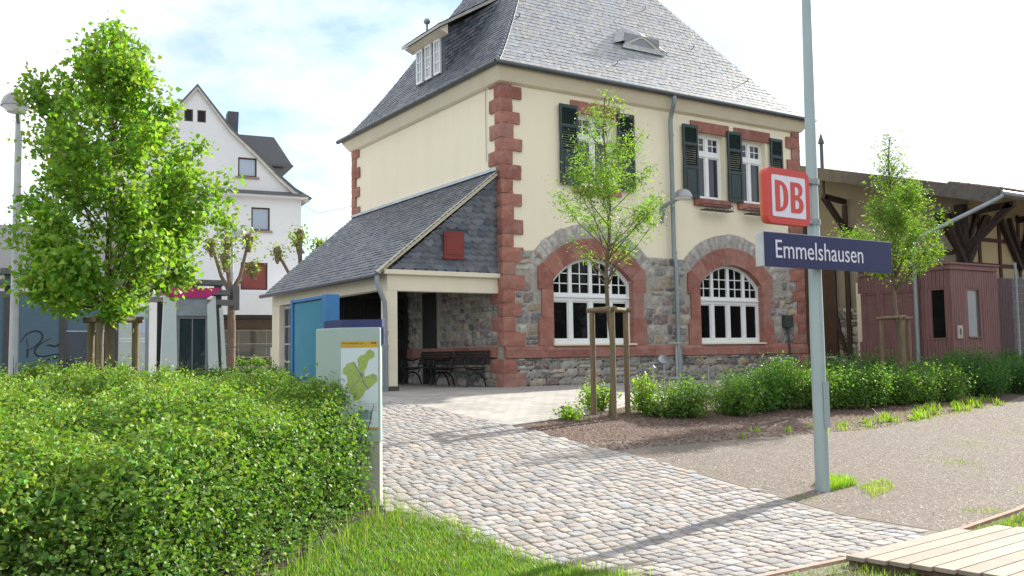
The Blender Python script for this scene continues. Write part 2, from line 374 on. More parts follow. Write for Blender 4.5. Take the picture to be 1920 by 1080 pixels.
# ---------------------------------------------------------------- slate roofing
def slate(mb, P, lo, hi, vmax, row=.13, wid=.17, cols=((.085, .1, .125),), lift=.018, v0=0, shear=0., jitter=.1, cv=.25):
    """P(u, v) -> Vector on the roof; v up the slope; lo(v), hi(v) trim the row"""
    v = v0; k = 0; e = .01
    def N(u, vv):
        a = P(u + e, vv) - P(u - e, vv); b = P(u, vv + e) - P(u, vv - e); n = a.cross(b).normalized(); return n if n.z > 0 else -n
    while v < vmax:
        h = min(row, vmax - v); t = min(v + row * 1.25, vmax)
        u = lo(v + h * .5) - random.uniform(0, wid); end = hi(v + h * .5); L0 = lo(v + h * .5)
        while u < end:
            w_ = wid * random.uniform(1 - jitter, 1 + jitter); a = max(u, L0); b = min(u + w_, end)
            if b - a > .02:
                n = N((a + b) / 2, v + h * .5); l = lift * random.uniform(.7, 1.3); c = random.choice(cols); q = random.uniform(1 - cv, 1 + cv); c = tuple(x * q for x in c)
                sh = lambda uu, vv: P(uu, max(vv, 0)) 
                d = shear * w_
                pts = [sh(a, t) + n * .003, sh(a, v + .02) + n * l, sh(a + (b - a) * .3, v) + n * l, sh(b - .01, v + d + .005) + n * l * 1.1, sh(b, v + .04 + d) + n * l * 1.05, sh(b, t) + n * .006]
                mb.face(pts, c)
                mb.face([pts[1], sh(a, v + .02), sh(a + (b - a) * .3, v), pts[2]], tuple(x * .9 for x in c))
                mb.face([pts[2], sh(a + (b - a) * .3, v), sh(b - .01, v + d + .005), pts[3]], tuple(x * .9 for x in c))
            u += w_
        v += row; k += 1
SC = ((.075, .09, .115), (.06, .072, .095), (.095, .11, .13), (.08, .085, .1))
SCL = ((.27, .29, .31), (.25, .27, .29), (.28, .29, .30), (.28, .285, .28), (.31, .305, .28), (.26, .27, .28))  # same slate as SC, paled for the sun glare on the front slope

# ---------------------------------------------------------------- stonework helper
STC = [(.24, .23, .215), (.31, .29, .26), (.17, .165, .165), (.36, .33, .285), (.21, .165, .155), (.27, .255, .24), (.14, .13, .13), (.33, .265, .19), (.22, .155, .15), (.31, .29, .265), (.36, .31, .24), (.27, .235, .20)]
RED = [(.30, .125, .092), (.33, .145, .108), (.26, .105, .08), (.315, .155, .122)]
def bulge(mb, fn, pts, depth, col, jit=.01):
    """pts: 4 corners (a, b) of a stone; fn(a, b, d) -> 3d with d outwards. Rough domed face"""
    n = 4; i0 = len(mb.v); (a0, b0), (a1, b1), (a2, b2), (a3, b3) = pts
    for i in range(n + 1):
        for j in range(n + 1):
            s, t = i / n, j / n
            a = (a0 * (1 - s) + a1 * s) * (1 - t) + (a3 * (1 - s) + a2 * s) * t; b = (b0 * (1 - s) + b1 * s) * (1 - t) + (b3 * (1 - s) + b2 * s) * t
            edge = i in (0, n) or j in (0, n); d = 0 if edge else depth * random.uniform(.65, 1.1)
            if edge and not (i in (0, n) and j in (0, n)): a += random.uniform(-jit, jit); b += random.uniform(-jit, jit)
            mb.v.append(tuple(fn(a, b, d)))
    for i in range(n):
        for j in range(n):
            q = i0 + i * (n + 1) + j; mb.f.append((q, q + 1, q + n + 2, q + n + 1)); mb.c.append(col)
def rubble(mb, fn, a0, a1, b0, b1, skip, hmin=.14, hmax=.29, wmin=.18, wmax=.58, depth=.04):
    b = b0
    while b < b1 - .03:
        h = min(random.uniform(hmin, hmax), b1 - b); 
        if b1 - b - h < .07: h = b1 - b
        a = a0
        while a < a1 - .02:
            wd = random.uniform(wmin, wmax)
            if a1 - a - wd < .1: wd = a1 - a
            subs = [(b, h)] if random.random() > .22 or h < .17 else [(b, h * .5), (b + h * .5, h * .5)]
            for bb, hh in subs:
                gp = .007
                q = [(a + gp, bb + gp), (a + wd - gp, bb + gp), (a + wd - gp, bb + hh - gp), (a + gp, bb + hh - gp)]
                q = [(x + random.uniform(-.006, .006), z + random.uniform(-.006, .006)) for x, z in q]
                if not any(skip(x, z) for x, z in q + [(a + wd / 2, bb + hh / 2)]):
                    c = random.choice(STC); k = random.uniform(.8, 1.25); bulge(mb, fn, q, depth * random.uniform(.5, 1.2), tuple(x * k for x in c))
            a += wd
        b += h

# ================================================================ STATION BUILDING
LX, WY, HZ = 9.9, 8.3, 7.05
st = thing('station_building', 'two storey yellow station house with red quoins, arched windows and steep slate roof', 'building', (0, 0, 0))
FR = lambda a, b, d: Vector((a, -d, b))       # front wall, d outwards
LF = lambda a, b, d: Vector((-d, a, b))       # left wall
AW = [(2.5, 1.2), (7.07, 1.16)]               # arch windows: centre, half width
SP, RISE, SILL = 2.42, .57, .95
def arc(cx, hw, off, n=16, zs=SP, rise=RISE):
    R = (hw * hw + rise * rise) / (2 * rise); zc = zs + rise - R; R2 = R + off; a = math.asin(min(1, hw / R))
    return [(cx + R2 * math.sin(-a + 2 * a * i / n), zc + R2 * math.cos(-a + 2 * a * i / n)) for i in range(n + 1)], (cx, zc, R, a)
def arch_hole(cx, hw): return [(cx - hw, SILL), *arc(cx, hw, 0)[0], (cx + hw, SILL)]
UW = [(2.68, .58), (6.47, .52), (8.06, .52)]  # upper windows
UZ0, UZ1 = 4.68, 6.42
holes = [arch_hole(c, h) for c, h in AW] + [[(c - h, UZ0), (c - h, UZ1), (c + h, UZ1), (c + h, UZ0)] for c, h in UW]
MB().prism([(0, 0), (LX, 0), (LX, HZ), (0, HZ)], FR, 0, -.35, holes).build('front_wall', RENDER, st)
MB().prism([(.35, 0), (WY, 0), (WY, HZ), (.35, HZ)], LF, 0, -.35).build('side_wall', RENDER, st)
MB().box((LX - .35, .35, 0), (LX, WY, HZ)).box((.35, WY - .35, 0), (LX - .35, WY, HZ)).build('rear_wall', RENDER, st)
MB().box((.4, 2.3, 0), (LX - .4, 2.4, 3.3)).box((.4, .4, 3.3), (LX - .4, WY - .4, 3.4)).box((.4, 2.3, 3.45), (LX - .4, 2.4, 6.9)).box((4.75, .4, 0), (4.85, 2.29, 6.9)).build('inner_partition', mat('dim_interior', (.05, .045, .04), .9), st)
# mortar bed and rubble, front
STOP = 3.05
def in_arch(x, z, grow):
    for cx, hw in AW:
        if abs(x - cx) < hw + grow * .55 and z < SP and z > SILL - .1: return True
        p, (c, zc, R, a) = arc(cx, hw, 0)
        if z >= SP - .15 and math.hypot(x - cx, z - zc) < R + grow and abs(x - cx) < hw + grow + .2: return True
    return False
MB().prism([(0.02, 0), (LX - .02, 0), (LX - .02, STOP), (0.02, STOP)], FR, .018, .002, [h if True else 0 for h in [arch_hole(c, h + .005) for c, h in AW]]).build('mortar_bed', MORTAR, st) if False else None
mo = MB()
def mortar_front():
    # outline with the openings cut, arcs capped at STOP where the hole rises above it stays below apex 2.99
    mo.prism([(0.02, .01), (LX - .02, .01), (LX - .02, STOP), (0.02, STOP)], FR, .018, .003, [[(x, z) for x, z in arch_hole(c, h + .01)] for c, h in AW])
mortar_front(); mo.build('mortar_bed', MORTAR, st)
rb = MB(); f_ = lambda a, b, d: FR(a, b, d + .016)
rubble(rb, f_, .3, LX - .28, .92, STOP + .02, lambda x, z: in_arch(x, z, .38))
rb.build('rubble_stonework', STONE, st, smooth=True); rb = MB()
rubble(rb, lambda a, b, d: FR(a, b, d + .05), .3, LX - .3, .0, .64, lambda x, z: False, .12, .2, .2, .5)
rb.build('plinth_stonework', STONE, st, smooth=True)
MB().box((.02, -.05, 0), (LX - .02, -.02, .64)).build('plinth_bed', MORTAR, st)
rb = MB(); rubble(rb, lambda a, b, d: LF(a, b, d + .016), .25, 8.2, .92, 2.6, lambda x, z: 3.0 < x < 3.9, .1, .2, .12, .34); rb.build('rubble_stonework', STONE, st, smooth=True); rb = MB(); rubble(rb, lambda a, b, d: LF(a, b, d + .05), .3, 8.2, 0, .64, lambda x, z: 3.0 < x < 3.9, .12, .2, .2, .5)
rb.build('plinth_stonework', STONE, st, smooth=True)
MB().box((-.018, .02, .01), (-.003, 8.2, 2.7)).box((-.05, .1, 0), (-.02, 8.2, .62)).build('mortar_bed', MORTAR, st)
# plinth band of sandstone blocks
b = MB(); x = -.02
while x < LX:
    e = min(x + random.uniform(.9, 1.35), LX + .03); b.box((x + .003, -.11, .64), (e - .003, .001, .80), random.choice(RED)); b.prism([(-.001, .803), (.11, .803), (.075, .90), (-.001, .90)], lambda a, z, d: Vector((d, -a, z)), x + .003, e - .003, col=random.choice(RED)); x = e
b.build('plinth_band', SANDSTONE, st, bevel=.006)
b = MB(); y = .25
while y < 8.2:
    e = min(y + random.uniform(.9, 1.3), 8.25); b.box((-.10, y + .003, .66), (.001, e - .003, .90), random.choice(RED)); y = e
b.build('plinth_band', SANDSTONE, st, bevel=.006)
# sandstone surrounds
for cx, hw in AW:
    b = MB()
    for s in (-1, 1):
        for z0, z1, wd in ((.905, 1.55, .40), (1.553, 2.2, .31), (2.203, SP + .05, .40)):
            xa, xb = cx + s * (hw - .012), cx + s * (hw + wd); b.box((min(xa, xb), -.065, z0), (max(xa, xb), .2, z1), random.choice(RED))
        # shoulder block
        pi, (c_, zc, R, aa) = arc(cx, hw, 0); 
        R -= .012; p0 = (cx + s * (R * math.sin(aa * .93)), zc + R * math.cos(aa * .93)); R += .012
        b.prism([(cx + s * (hw + .40), SP + .053), (cx + s * (hw + .40), SP + .30), (cx + s * (R + .44) * math.sin(aa * .93), zc + (R + .44) * math.cos(aa * .93)), p0, (cx + s * (R - .012) * math.sin(aa * .965), zc + (R - .012) * math.cos(aa * .965)), (cx + s * (hw - .012), SP + .053)], FR, .065, -.2, col=random.choice(RED))
    n = 7
    for i in range(n):
        t0 = -.93 + 1.86 * i / n; t1 = -.93 + 1.86 * (i + 1) / n; e = .0016
        pin = [(cx + (R - .012) * math.sin(aa * t), zc + (R - .012) * math.cos(aa * t)) for t in np.linspace(t0 + e, t1 - e, 5)]
        po = [(cx + (R + .44) * math.sin(aa * t), zc + (R + .44) * math.cos(aa * t)) for t in np.linspace(t1 - e, t0 + e, 5)]
        b.prism(pin + po, FR, .065, -.2, col=random.choice(RED))
    b.build('window_surround', SANDSTONE, st, bevel=.01)
    # outer ring of grey voussoirs
    b = MB(); bb = MB(); n = 19; A = 1.02; R1, R2 = R + .452, R + .80
    for i in range(n):
        t0 = -A + 2 * A * i / n + .006; t1 = -A + 2 * A * (i + 1) / n - .006; c = random.choice([(.40, .38, .35), (.34, .33, .31), (.44, .42, .38), (.37, .34, .31)]); ro = R2 + random.uniform(-.02, .02)
        bulge(b, lambda a, z, d: FR(a, z, d + .02), [(cx + R1 * math.sin(t0), zc + R1 * math.cos(t0)), (cx + R1 * math.sin(t1), zc + R1 * math.cos(t1)), (cx + ro * math.sin(t1), zc + ro * math.cos(t1)), (cx + ro * math.sin(t0), zc + ro * math.cos(t0))], .03, c, .004)
    ts = np.linspace(-A, A, 24)
    bb.prism([(cx + (R1 - .02) * math.sin(t), zc + (R1 - .02) * math.cos(t)) for t in ts] + [(cx + (R2 - .01) * math.sin(t), zc + (R2 - .01) * math.cos(t)) for t in ts[::-1]], FR, .0215, .0005)
    b.build('voussoir_ring', STONE, st, smooth=True); bb.build('mortar_ring', MORTAR, st)
    # window
    fr = MB(); fd, fe = -.10, -.17
    top = lambda x: zc + math.sqrt(max(R * R - (x - cx) ** 2, 0))
    outl = arch_hole(cx, hw); inn = [(cx - hw + .085, SILL + .09), *[(cx + (px - cx) * (1 - .085 / hw), pz - .085) for px, pz in arc(cx, hw, 0)[0]], (cx + hw - .085, SILL + .09)]
    fr.prism(outl, FR, fd, fe, [inn])
    wl = 2 * hw / 4
    fr.box((cx - hw + .08, -fd - .012, 1.95), (cx + hw - .08, -fe, 2.14)); fr.box((cx - hw + .04, -fd - .05, 2.03), (cx + hw - .04, -fd - .013, 2.07))
    for i in (1, 2, 3):
        x = cx - hw + i * wl; fr.box((x - .055, -fd - .008, SILL + .085), (x + .055, -fe - .001, 1.949)); fr.box((x - .05, -fd - .008, 2.141), (x + .05, -fe - .001, top(x) - .08))
    for i in range(4):
        x0 = cx - hw + i * wl + (.085 if i == 0 else .056); x1 = cx - hw + (i + 1) * wl - (.085 if i == 3 else .056); xm = (x0 + x1) / 2
        for xx in (xm,):
            if top(xx) - .08 > 2.2: fr.box((xx - .013, -fd + .02, 2.141), (xx + .013, -fe - .012, top(xx) - .075))
        for zz in (2.36, 2.60):
            a = x0; c = x1
            while a < c and top(a) - .085 < zz + .01: a += .01
            while c > a and top(c) - .085 < zz + .01: c -= .01
            if c - a > .03: fr.box((a, -fd + .022, zz - .012), (c, -fe - .013, zz + .012))
        # casement stiles
        for xa, xb in ((x0, x0 + .03), (x1 - .03, x1)): fr.box((xa, -fd + .014, SILL + .09), (xb, -fe - .014, 1.95))
        fr.box((x0 + .03, -fd + .014, SILL + .09), (x1 - .03, -fe - .014, SILL + .125)); fr.box((x0 + .03, -fd + .014, 1.915), (x1 - .03, -fe - .014, 1.95))
    w0 = fr.build('arched_window', WHITEP, st)
    MB().prism([(cx - hw + .03, SILL + .03), *[(cx + (px - cx) * .97, pz - .03) for px, pz in arc(cx, hw, 0)[0]], (cx + hw - .03, SILL + .03)], FR, -.140, -.146).build('pane', GLASSD, w0)
    MB().box((cx - hw - .02, -.13, .905), (cx + hw + .02, .17, .947)).build('sill', CREAM, w0, bevel=.005)
# upper windows
def louvre_shutter(x0, z0, wd, h, ang=0):
    b = MB(); t = .045; piv = Vector((x0, -.06, 0)); M = Matrix.Translation(piv) @ Matrix.Rotation(ang, 4, 'Z') @ Matrix.Translation(-piv)
    def bx(a, c): b.box(a, c, None, M)
    y0, y1 = -.06 - t, -.06; s = .055
    bx((x0, y0, z0), (x0 + s, y1, z0 + h)); bx((x0 + wd - s, y0, z0), (x0 + wd, y1, z0 + h))
    zs = [0, .33, .66, 1]; zs = [z0 + .02, z0 + h * .40, z0 + h * .715, z0 + h - .0]
    for z in (z0 + .001, zs[1], zs[2], z0 + h - .081): bx((x0 + s, y0 + .001, z), (x0 + wd - s, y1 - .001, z + .08))
    bx((x0 + s, y0 + .015, z0 + .081), (x0 + wd - s, y1 - .012, zs[1]))
    bx((x0 + s + .05, y0 + .006, z0 + .13), (x0 + wd - s - .05, y0 + .0149, zs[1] - .05))
    for za, zb in ((zs[1] + .08, zs[2]), (zs[2] + .08, z0 + h - .081)):
        n = 9
        for i in range(n):
            z = za + (zb - za) * (i + .5) / n
            Ml = M @ Matrix.Translation((x0, (y0 + y1) / 2, z)) @ Matrix.Rotation(rad(-48), 4, 'X')
            b.box((s, -.024, -.005), (wd - s, .024, .005), None, Ml)
    return b.build('shutter', GREENP, st)
SHX = [(1.56, .52), (3.30, .52), (5.44, .50), (7.04, .50), (8.70, .48)]
for i, (x, wd) in enumerate(SHX): louvre_shutter(x, 4.66, wd, 1.90, (0, .0, -.05, -.06, .0)[i])
for cx, hw in UW:
    b = MB(); b.box((cx - hw - .17, -.045, UZ1), (cx + hw + .17, .02, UZ1 + .29), random.choice(RED)); b.build('lintel', SANDSTONE, st, bevel=.01)
    b = MB(); b.box((cx - hw - .12, -.09, UZ0 - .19), (cx + hw + .12, .02, UZ0 - .0), random.choice(RED)); b.build('window_sill', SANDSTONE, st, bevel=.01)
    f = MB(); y0, y1 = .14, .2
    def fbx(xa, za, xb, zb, dy=0): f.box((xa, y0 + dy, za), (xb, y1 - dy * .5, zb))
    fbx(cx - hw, UZ0, cx - hw + .07, UZ1); fbx(cx + hw - .07, UZ0, cx + hw, UZ1); fbx(cx - hw + .07, UZ0, cx + hw - .07, UZ0 + .07); fbx(cx - hw + .07, UZ1 - .07, cx + hw - .07, UZ1)
    zt = UZ0 + 1.15; f.box((cx - hw + .07, y0 - .02, zt), (cx + hw - .07, y1 - .001, zt + .12)); f.box((cx - .05, y0 - .01, UZ0 + .07), (cx + .05, y1 - .002, zt)); f.box((cx - .05, y0 - .01, zt + .12), (cx + .05, y1 - .002, UZ1 - .07))
    for s in (-1, 1):
        xa, xb = (cx - hw + .07, cx - .05) if s < 0 else (cx + .05, cx + hw - .07)
        for za, zb in ((UZ0 + .07, zt), (zt + .12, UZ1 - .07)):
            q = .035; f.box((xa, y0 + .01, za), (xa + q, y1 - .01, zb)); f.box((xb - q, y0 + .01, za), (xb, y1 - .01, zb)); f.box((xa + q, y0 + .01, za), (xb - q, y1 - .01, za + q)); f.box((xa + q, y0 + .01, zb - q), (xb - q, y1 - .01, zb))
        xm = (xa + xb) / 2; za, zb = zt + .155, UZ1 - .105; f.box((xm - .011, y0 + .018, za), (xm + .011, y1 - .015, zb)); f.box((xa + .035, y0 + .019, (za + zb) / 2 - .011), (xb - .035, y1 - .016, (za + zb) / 2 + .011))
    w0 = f.build('window', WHITEP, st)
    MB().box((cx - hw + .02, .172, UZ0 + .02), (cx + hw - .02, .177, UZ1 - .02)).build('pane', glassmat('upper_glass', (.03, .035, .04)), w0)
    # wrought flower holder
    if cx > 4:
        b = MB(); z = UZ0 - .17
        for dz in (-.14, .0): b.tube([(cx - .5, -.09, z + dz), (cx - .5, -.30, z + dz), (cx + .5, -.30, z + dz), (cx + .5, -.09, z + dz)], .009, 6)
        b.box((cx - .5, -.3, z - .155), (cx + .5, -.092, z - .141))
        for i in range(7):
            x = cx - .43 + i * .143; b.tube([(x + .05 * math.cos(t), -.305, z - .07 + .055 * math.sin(t)) for t in np.linspace(0, 6.28, 11)], .007, 5, cap=False)
        b.build('flower_holder', IRON, st)
# quoins
def rockbox(mb, a, c, col, amp=.018, n=3):
    """box with rough faces"""
    x0, y0, z0 = a; x1, y1, z1 = c; bm = bmesh.new()
    bmesh.ops.create_grid(bm, x_segments=1, y_segments=1, size=.5); bm.clear()
    i0 = len(mb.v); idx = {}
    def vid(i, j, k):
        key = (i, j, k)
        if key not in idx:
            p = [x0 + (x1 - x0) * i / n, y0 + (y1 - y0) * j / n, z0 + (z1 - z0) * k / n]
            bd = [(i in (0, n)), (j in (0, n)), (k in (0, n))]
            if sum(bd) == 1:
                for q, on, lo_ in ((0, bd[0], i == 0), (1, bd[1], j == 0), (2, bd[2], k == 0)):
                    if on and q != 2: p[q] += (-1 if lo_ else 1) * random.uniform(.3, 1) * amp
            else: p = [v + random.uniform(-.006, .006) for v in p]
            idx[key] = len(mb.v); mb.v.append(tuple(p))
        return idx[key]
    for i in range(n):
        for j in range(n):
            for q in ((lambda s, t: vid(s, t, 0)), (lambda s, t: vid(s, t, n)), (lambda s, t: vid(s, 0, t)), (lambda s, t: vid(s, n, t)), (lambda s, t: vid(0, s, t)), (lambda s, t: vid(n, s, t))):
                mb.f.append((q(i, j), q(i + 1, j), q(i + 1, j + 1), q(i, j + 1))); mb.c.append(col)
    bm.free()
def quoins(cx, cy, sx, sy, name='quoin_stack'):
    b = MB(); z = 0; k = 0
    while z < HZ - .05:
        if abs(z - .64) < .05: z = .905
        h = (.62 / 2) if z < .6 else random.uniform(.27, .34)
        if HZ - z - h < .2: h = HZ - z - .01
        lx, ly = (.50, .22) if k % 2 == 0 else (.27, .47); lx *= random.uniform(.92, 1.08); ly *= random.uniform(.92, 1.08)
        p = .05 if z > .6 else .09
        xa, xb = sorted((cx - sx * p, cx + sx * lx)); ya, yb = sorted((cy - sy * p, cy + sy * ly))
        rockbox(b, (xa, ya, z + .004), (xb, yb, z + h - .004), random.choice(RED), .022)
        z += h; k += 1
    b.build(name, SANDSTONE, st, smooth=False)
quoins(0, 0, 1, 1); quoins(0, WY, 1, -1); quoins(LX, 0, -1, 1)
# roof
EV = 7.18
def prof(k):   # run -> height with a bell-cast foot
    def f(z):  # height -> run
        return z / k + .22 * (1 - math.exp(-z * 1.6))
    return f
rl, rf, rbk, rr_ = prof(1.48), prof(1.40), prof(2.3), prof(1.42)
ZT = 4.6
def slopePts(z): return (-.3 + rl(z), LX + .3 - rr_(z), -.3 + rf(z), WY + .3 - rbk(z))
d = MB(); zs = np.linspace(0, ZT, 14)
for za, zb in zip(zs[:-1], zs[1:]):
    a0, a1, a2, a3 = slopePts(za); b0, b1, b2, b3 = slopePts(zb)
    A = [(a0, a2), (a1, a2), (a1, a3), (a0, a3)]; B = [(b0, b2), (b1, b2), (b1, b3), (b0, b3)]
    for i in range(4):
        j = (i + 1) % 4; d.face([(*A[i], EV + za), (*A[j], EV + za), (*B[j], EV + zb), (*B[i], EV + zb)])
d.face([(b0, b2, EV + ZT), (b1, b2, EV + ZT), (b1, b3, EV + ZT), (b0, b3, EV + ZT)])
a0, a1, a2, a3 = slopePts(0); d.face([(a0, a2, EV - .02), (a1, a2, EV - .02), (a1, a3, EV - .02), (a0, a3, EV - .02)])
roof = d.build('roof', mat('roof_boards', (.05, .05, .05), .9), st)
def arclen(fn):
    t = [(0, 0)]; s = 0; z = 0
    while z < ZT:
        z2 = z + .05; s += math.hypot(.05, fn(z2) - fn(z)); z = z2; t.append((s, z))
    return t, s
def zofs(t, v):
    return float(np.interp(v, [q[0] for q in t], [q[1] for q in t]))
tF, sF = arclen(rf); tL, sL = arclen(rl)
def PF(u, v): z = zofs(tF, v); return Vector((u, -.3 + rf(z) - .0, EV + z + .004))
def PL(u, v): z = zofs(tL, v); return Vector((-.3 + rl(z), u, EV + z + .004))
b = MB(); slate(b, PF, lambda v: -.3 + rl(zofs(tF, v)), lambda v: LX + .3 - rr_(zofs(tF, v)), sF, .155, .2, SCL, .013, shear=.12, cv=.1)
b.build('slate_covering', SLATELIT, roof, fixn=False)
b = MB(); slate(b, PL, lambda v: -.3 + rf(zofs(tL, v)), lambda v: WY + .3 - rbk(zofs(tL, v)), sL, .125, .17, SC, .016)
b.build('slate_covering', SLATE, roof, fixn=False)
# ridge slates on the hip
b = MB()
for z in np.arange(0, ZT, .13):
    p = Vector((-.3 + rl(z), -.3 + rf(z), EV + z + .03)); q = Vector((-.3 + rl(z + .16), -.3 + rf(z + .16), EV + z + .175)); c = random.choice(SC)
    b.beam(p - Vector((0, 0, .018)), q - Vector((0, 0, .018)), .11, .012, (-.5, -.5, .7), c)
b.build('hip_slates', SLATE, roof)
# soffit cove and gutter
b = MB(); P2 = [(0.01, HZ - .22), (.10, HZ - .18), (.26, EV - .06), (.26, EV - .02)]
rg = lambda d_, z: [(-d_, -d_, z), (LX + d_, -d_, z), (LX + d_, WY + d_, z), (-d_, WY + d_, z)]
for (da, za), (db, zb) in zip(P2[:-1], P2[1:]):
    A, B = rg(da, za), rg(db, zb)
    for i in range(4): b.face([A[i], A[(i + 1) % 4], B[(i + 1) % 4], B[i]])
b.build('soffit_cove', CREAM, st)
gb = MB()
for a, c in (((-.38, -.36), (LX + .36, -.36)), ((-.36, -.38), (-.36, WY + .36)), ((LX + .36, -.36), (LX + .36, WY + .36))):
    gb.tube([(*a, EV - .0), (*c, EV - .0)], .062, 10)
L_ = WY
for y in np.arange(.3, WY, .62): gb.tube([(-.36, y, EV + .06), (-.43, y, EV - .0), (-.36, y, EV - .068)], .012, 5)
gb.build('gutter', mat('gutter_zinc', (.10, .115, .125), .45, .15, 4, metal=.3), st, smooth=True)
# downpipe
b = MB(); b.tube([(4.92, -.36, EV - .05), (4.92, -.36, EV - .2), (4.93, -.30, EV - .32), (4.97, -.18, EV - .48), (4.98, -.14, EV - .6), (4.98, -.14, 3.15), (5.0, -.18, 2.95), (5.0, -.19, .95), (5.0, -.21, 0)], .058, 12)
for z in (6.2, 4.7, 3.2, 1.5, .5): b.lathe([(.068, -.03), (.068, .03)], (4.99, -.14 if z > 3.1 else -.19, z), 12)
b.lathe([(.075, 0), (.075, .8)], (5.0, -.21, 0), 12)
b.build('downpipe', ZINC, st, smooth=True)
# lightning wire
MB().tube([(-.03, .62, 5.15), (-.03, .62, 6.85), (-.2, .9, 7.1)], .006, 5).build('lightning_wire', GREYM, st)
# electrical box and conduit
b = MB(); b.box((8.98, -.17, 1.35), (9.28, -.03, 1.68)); b.tube([(9.13, -.1, 1.35), (9.13, -.14, .9), (9.13, -.16, .1)], .03, 8); b.build('junction_box', mat('green_grey_box', (.05, .07, .055), .6), st, bevel=.01)
# wall lamp
wl = b = MB(); b.box((4.66, -.035, 3.95), (4.76, -.0, 4.45)); b.beam((4.71, -.03, 4.36), (4.71, -.62, 4.47), .05, .07); b.beam((4.71, -.03, 4.05), (4.71, -.2, 4.36), .03, .05)
lamp = b.build('wall_lamp', ZINC, st)
MB().lathe([(.23, 0), (.225, .05), (.19, .13), (.13, .19), (.06, .22), (.01, .225)], (4.71, -.80, 4.47), 20).build('lamp_shade', mat('lamp_shell', (.36, .37, .36), .35, metal=.4), lamp, smooth=True)
MB().lathe([(.20, -.03), (.21, -.002)], (4.71, -.80, 4.47), 20).build('diffuser', WHITEP, lamp, smooth=True)
# shed dormer on the side slope
dm = MB(); dx = .42; ya, yb, z0, z1 = 3.35, 5.0, 8.02, 9.12
dm.box((dx, ya, z0 - .1), (dx + .08, yb, z1))
dormer = dm.build('dormer', mat('slate_cladding', (.07, .08, .1), .55, .25, 9, .4, 30), roof)
b = MB(); NT, NS = 11, 8
def cheek(s_, t_):
    zB = z0 + .22 + t_ * 1.95; xB = -.3 + rl(zB - EV) + .01; zA = z0 - .02 + t_ * (z1 - z0 + .03)
    return Vector((dx + (xB - dx) * s_, ya - .005 - .42 * s_ * s_, zA + (zB - zA) * s_))
for k in range(NT):
    for q in range(NS):
        t0, t1, s0, s1 = k / NT, min(1, (k + 1.25) / NT), q / NS, (q + 1) / NS; c = random.choice(SC); f = random.uniform(.6, 1.3); c = tuple(v * f for v in c); off = Vector((-.006, -.035, 0)) * random.uniform(.7, 1.2)
        b.face([cheek(s0, t0) + off, cheek(s1, t0 + .012) + off * 1.2, cheek(s1, t1), cheek(s0, t1)], c); b.face([cheek(s0, t0) + off, cheek(s1, t0 + .012) + off * 1.2, cheek(s1, t0), cheek(s0, t0)], c)
b.build('cheek_slates', SLATE, dormer, fixn=False)
b = MB(); b.box((dx + .03, ya, z0 - .2), (2.6, ya + .06, z1 - .02)).box((dx + .03, yb - .06, z0 - .2), (2.6, yb, z1 - .02)); b.prism([(dx + .03, z1 - .02), (2.3, z1 - .02), (2.3, z1 + 1.05)], lambda a, z, d: Vector((a, d, z)), ya, yb); b.build('cheek', SLATE if False else mat('slate_cladding', None), dormer)
# dormer roof
o = Vector((.10, 0, 9.17)); t = Vector((2.35, 0, 10.55)); ln = (t - o).length; dd = (t - o) / ln; y_a, y_b = ya - .3, yb + .22
b = MB(); nrm = Vector((-dd.z, 0, dd.x))
b.prism([(o.x, o.z), (t.x, t.z), (t.x, t.z - .1), (o.x, o.z - .07)], lambda a, z, d: Vector((a, d, z)), y_a, y_b); b.build('dormer_roof', mat('verge_board', (.5, .48, .42), .7), dormer)
b = MB(); slate(b, lambda u, v: o + dd * v + Vector((0, u, 0)) + nrm * .01, lambda v: y_a - .02, lambda v: y_b + .02, ln, .125, .17, SC, .016); b.build('slate_covering', SLATE, dormer, fixn=False)
b = MB(); b.prism([(o.x + .06, o.z - .06), (dx - .0, o.z - .17), (dx, o.z + .1)], lambda a, z, d: Vector((a, d, z)), y_a + .12, y_b - .05); b.build('dormer_soffit', CREAM, dormer)
for i in range(3):
    yc = ya + .35 + i * .50; f = MB(); hw = .17; xa, xb = dx - .06, dx - .001
    for q0, q1, r0_, r1_ in ((yc - hw, yc - hw + .045, z0 + .05, z1 - .13), (yc + hw - .045, yc + hw, z0 + .05, z1 - .13), (yc - hw + .045, yc + hw - .045, z0 + .05, z0 + .1), (yc - hw + .045, yc + hw - .045, z1 - .18, z1 - .13)): f.box((xa, q0, r0_), (xb, q1, r1_))
    f.box((xa + .015, yc - .012, z0 + .1), (xb, yc + .012, z1 - .18))
    for k in (1, 2): zz = z0 + .1 + (z1 - z0 - .28) * k / 3; f.box((xa + .017, yc - hw + .045, zz - .012), (xb, yc + hw - .045, zz + .012))
    w0 = f.build('dormer_window', WHITEP, dormer); MB().box((xb - .012, yc - hw + .02, z0 + .07), (xb - .008, yc + hw - .02, z1 - .15)).build('pane', GLASSB, w0)
b = MB(); b.tube([(.75, 4.95, 9.3), (.75, 4.95, 9.88)], .035, 8); b.lathe([(.02, -.09), (.07, -.06), (.095, 0), (.07, .06), (.02, .09)], (.75, 4.95, 9.95), 12); b.build('roof_vent_pipe', ZINC, roof, smooth=True)
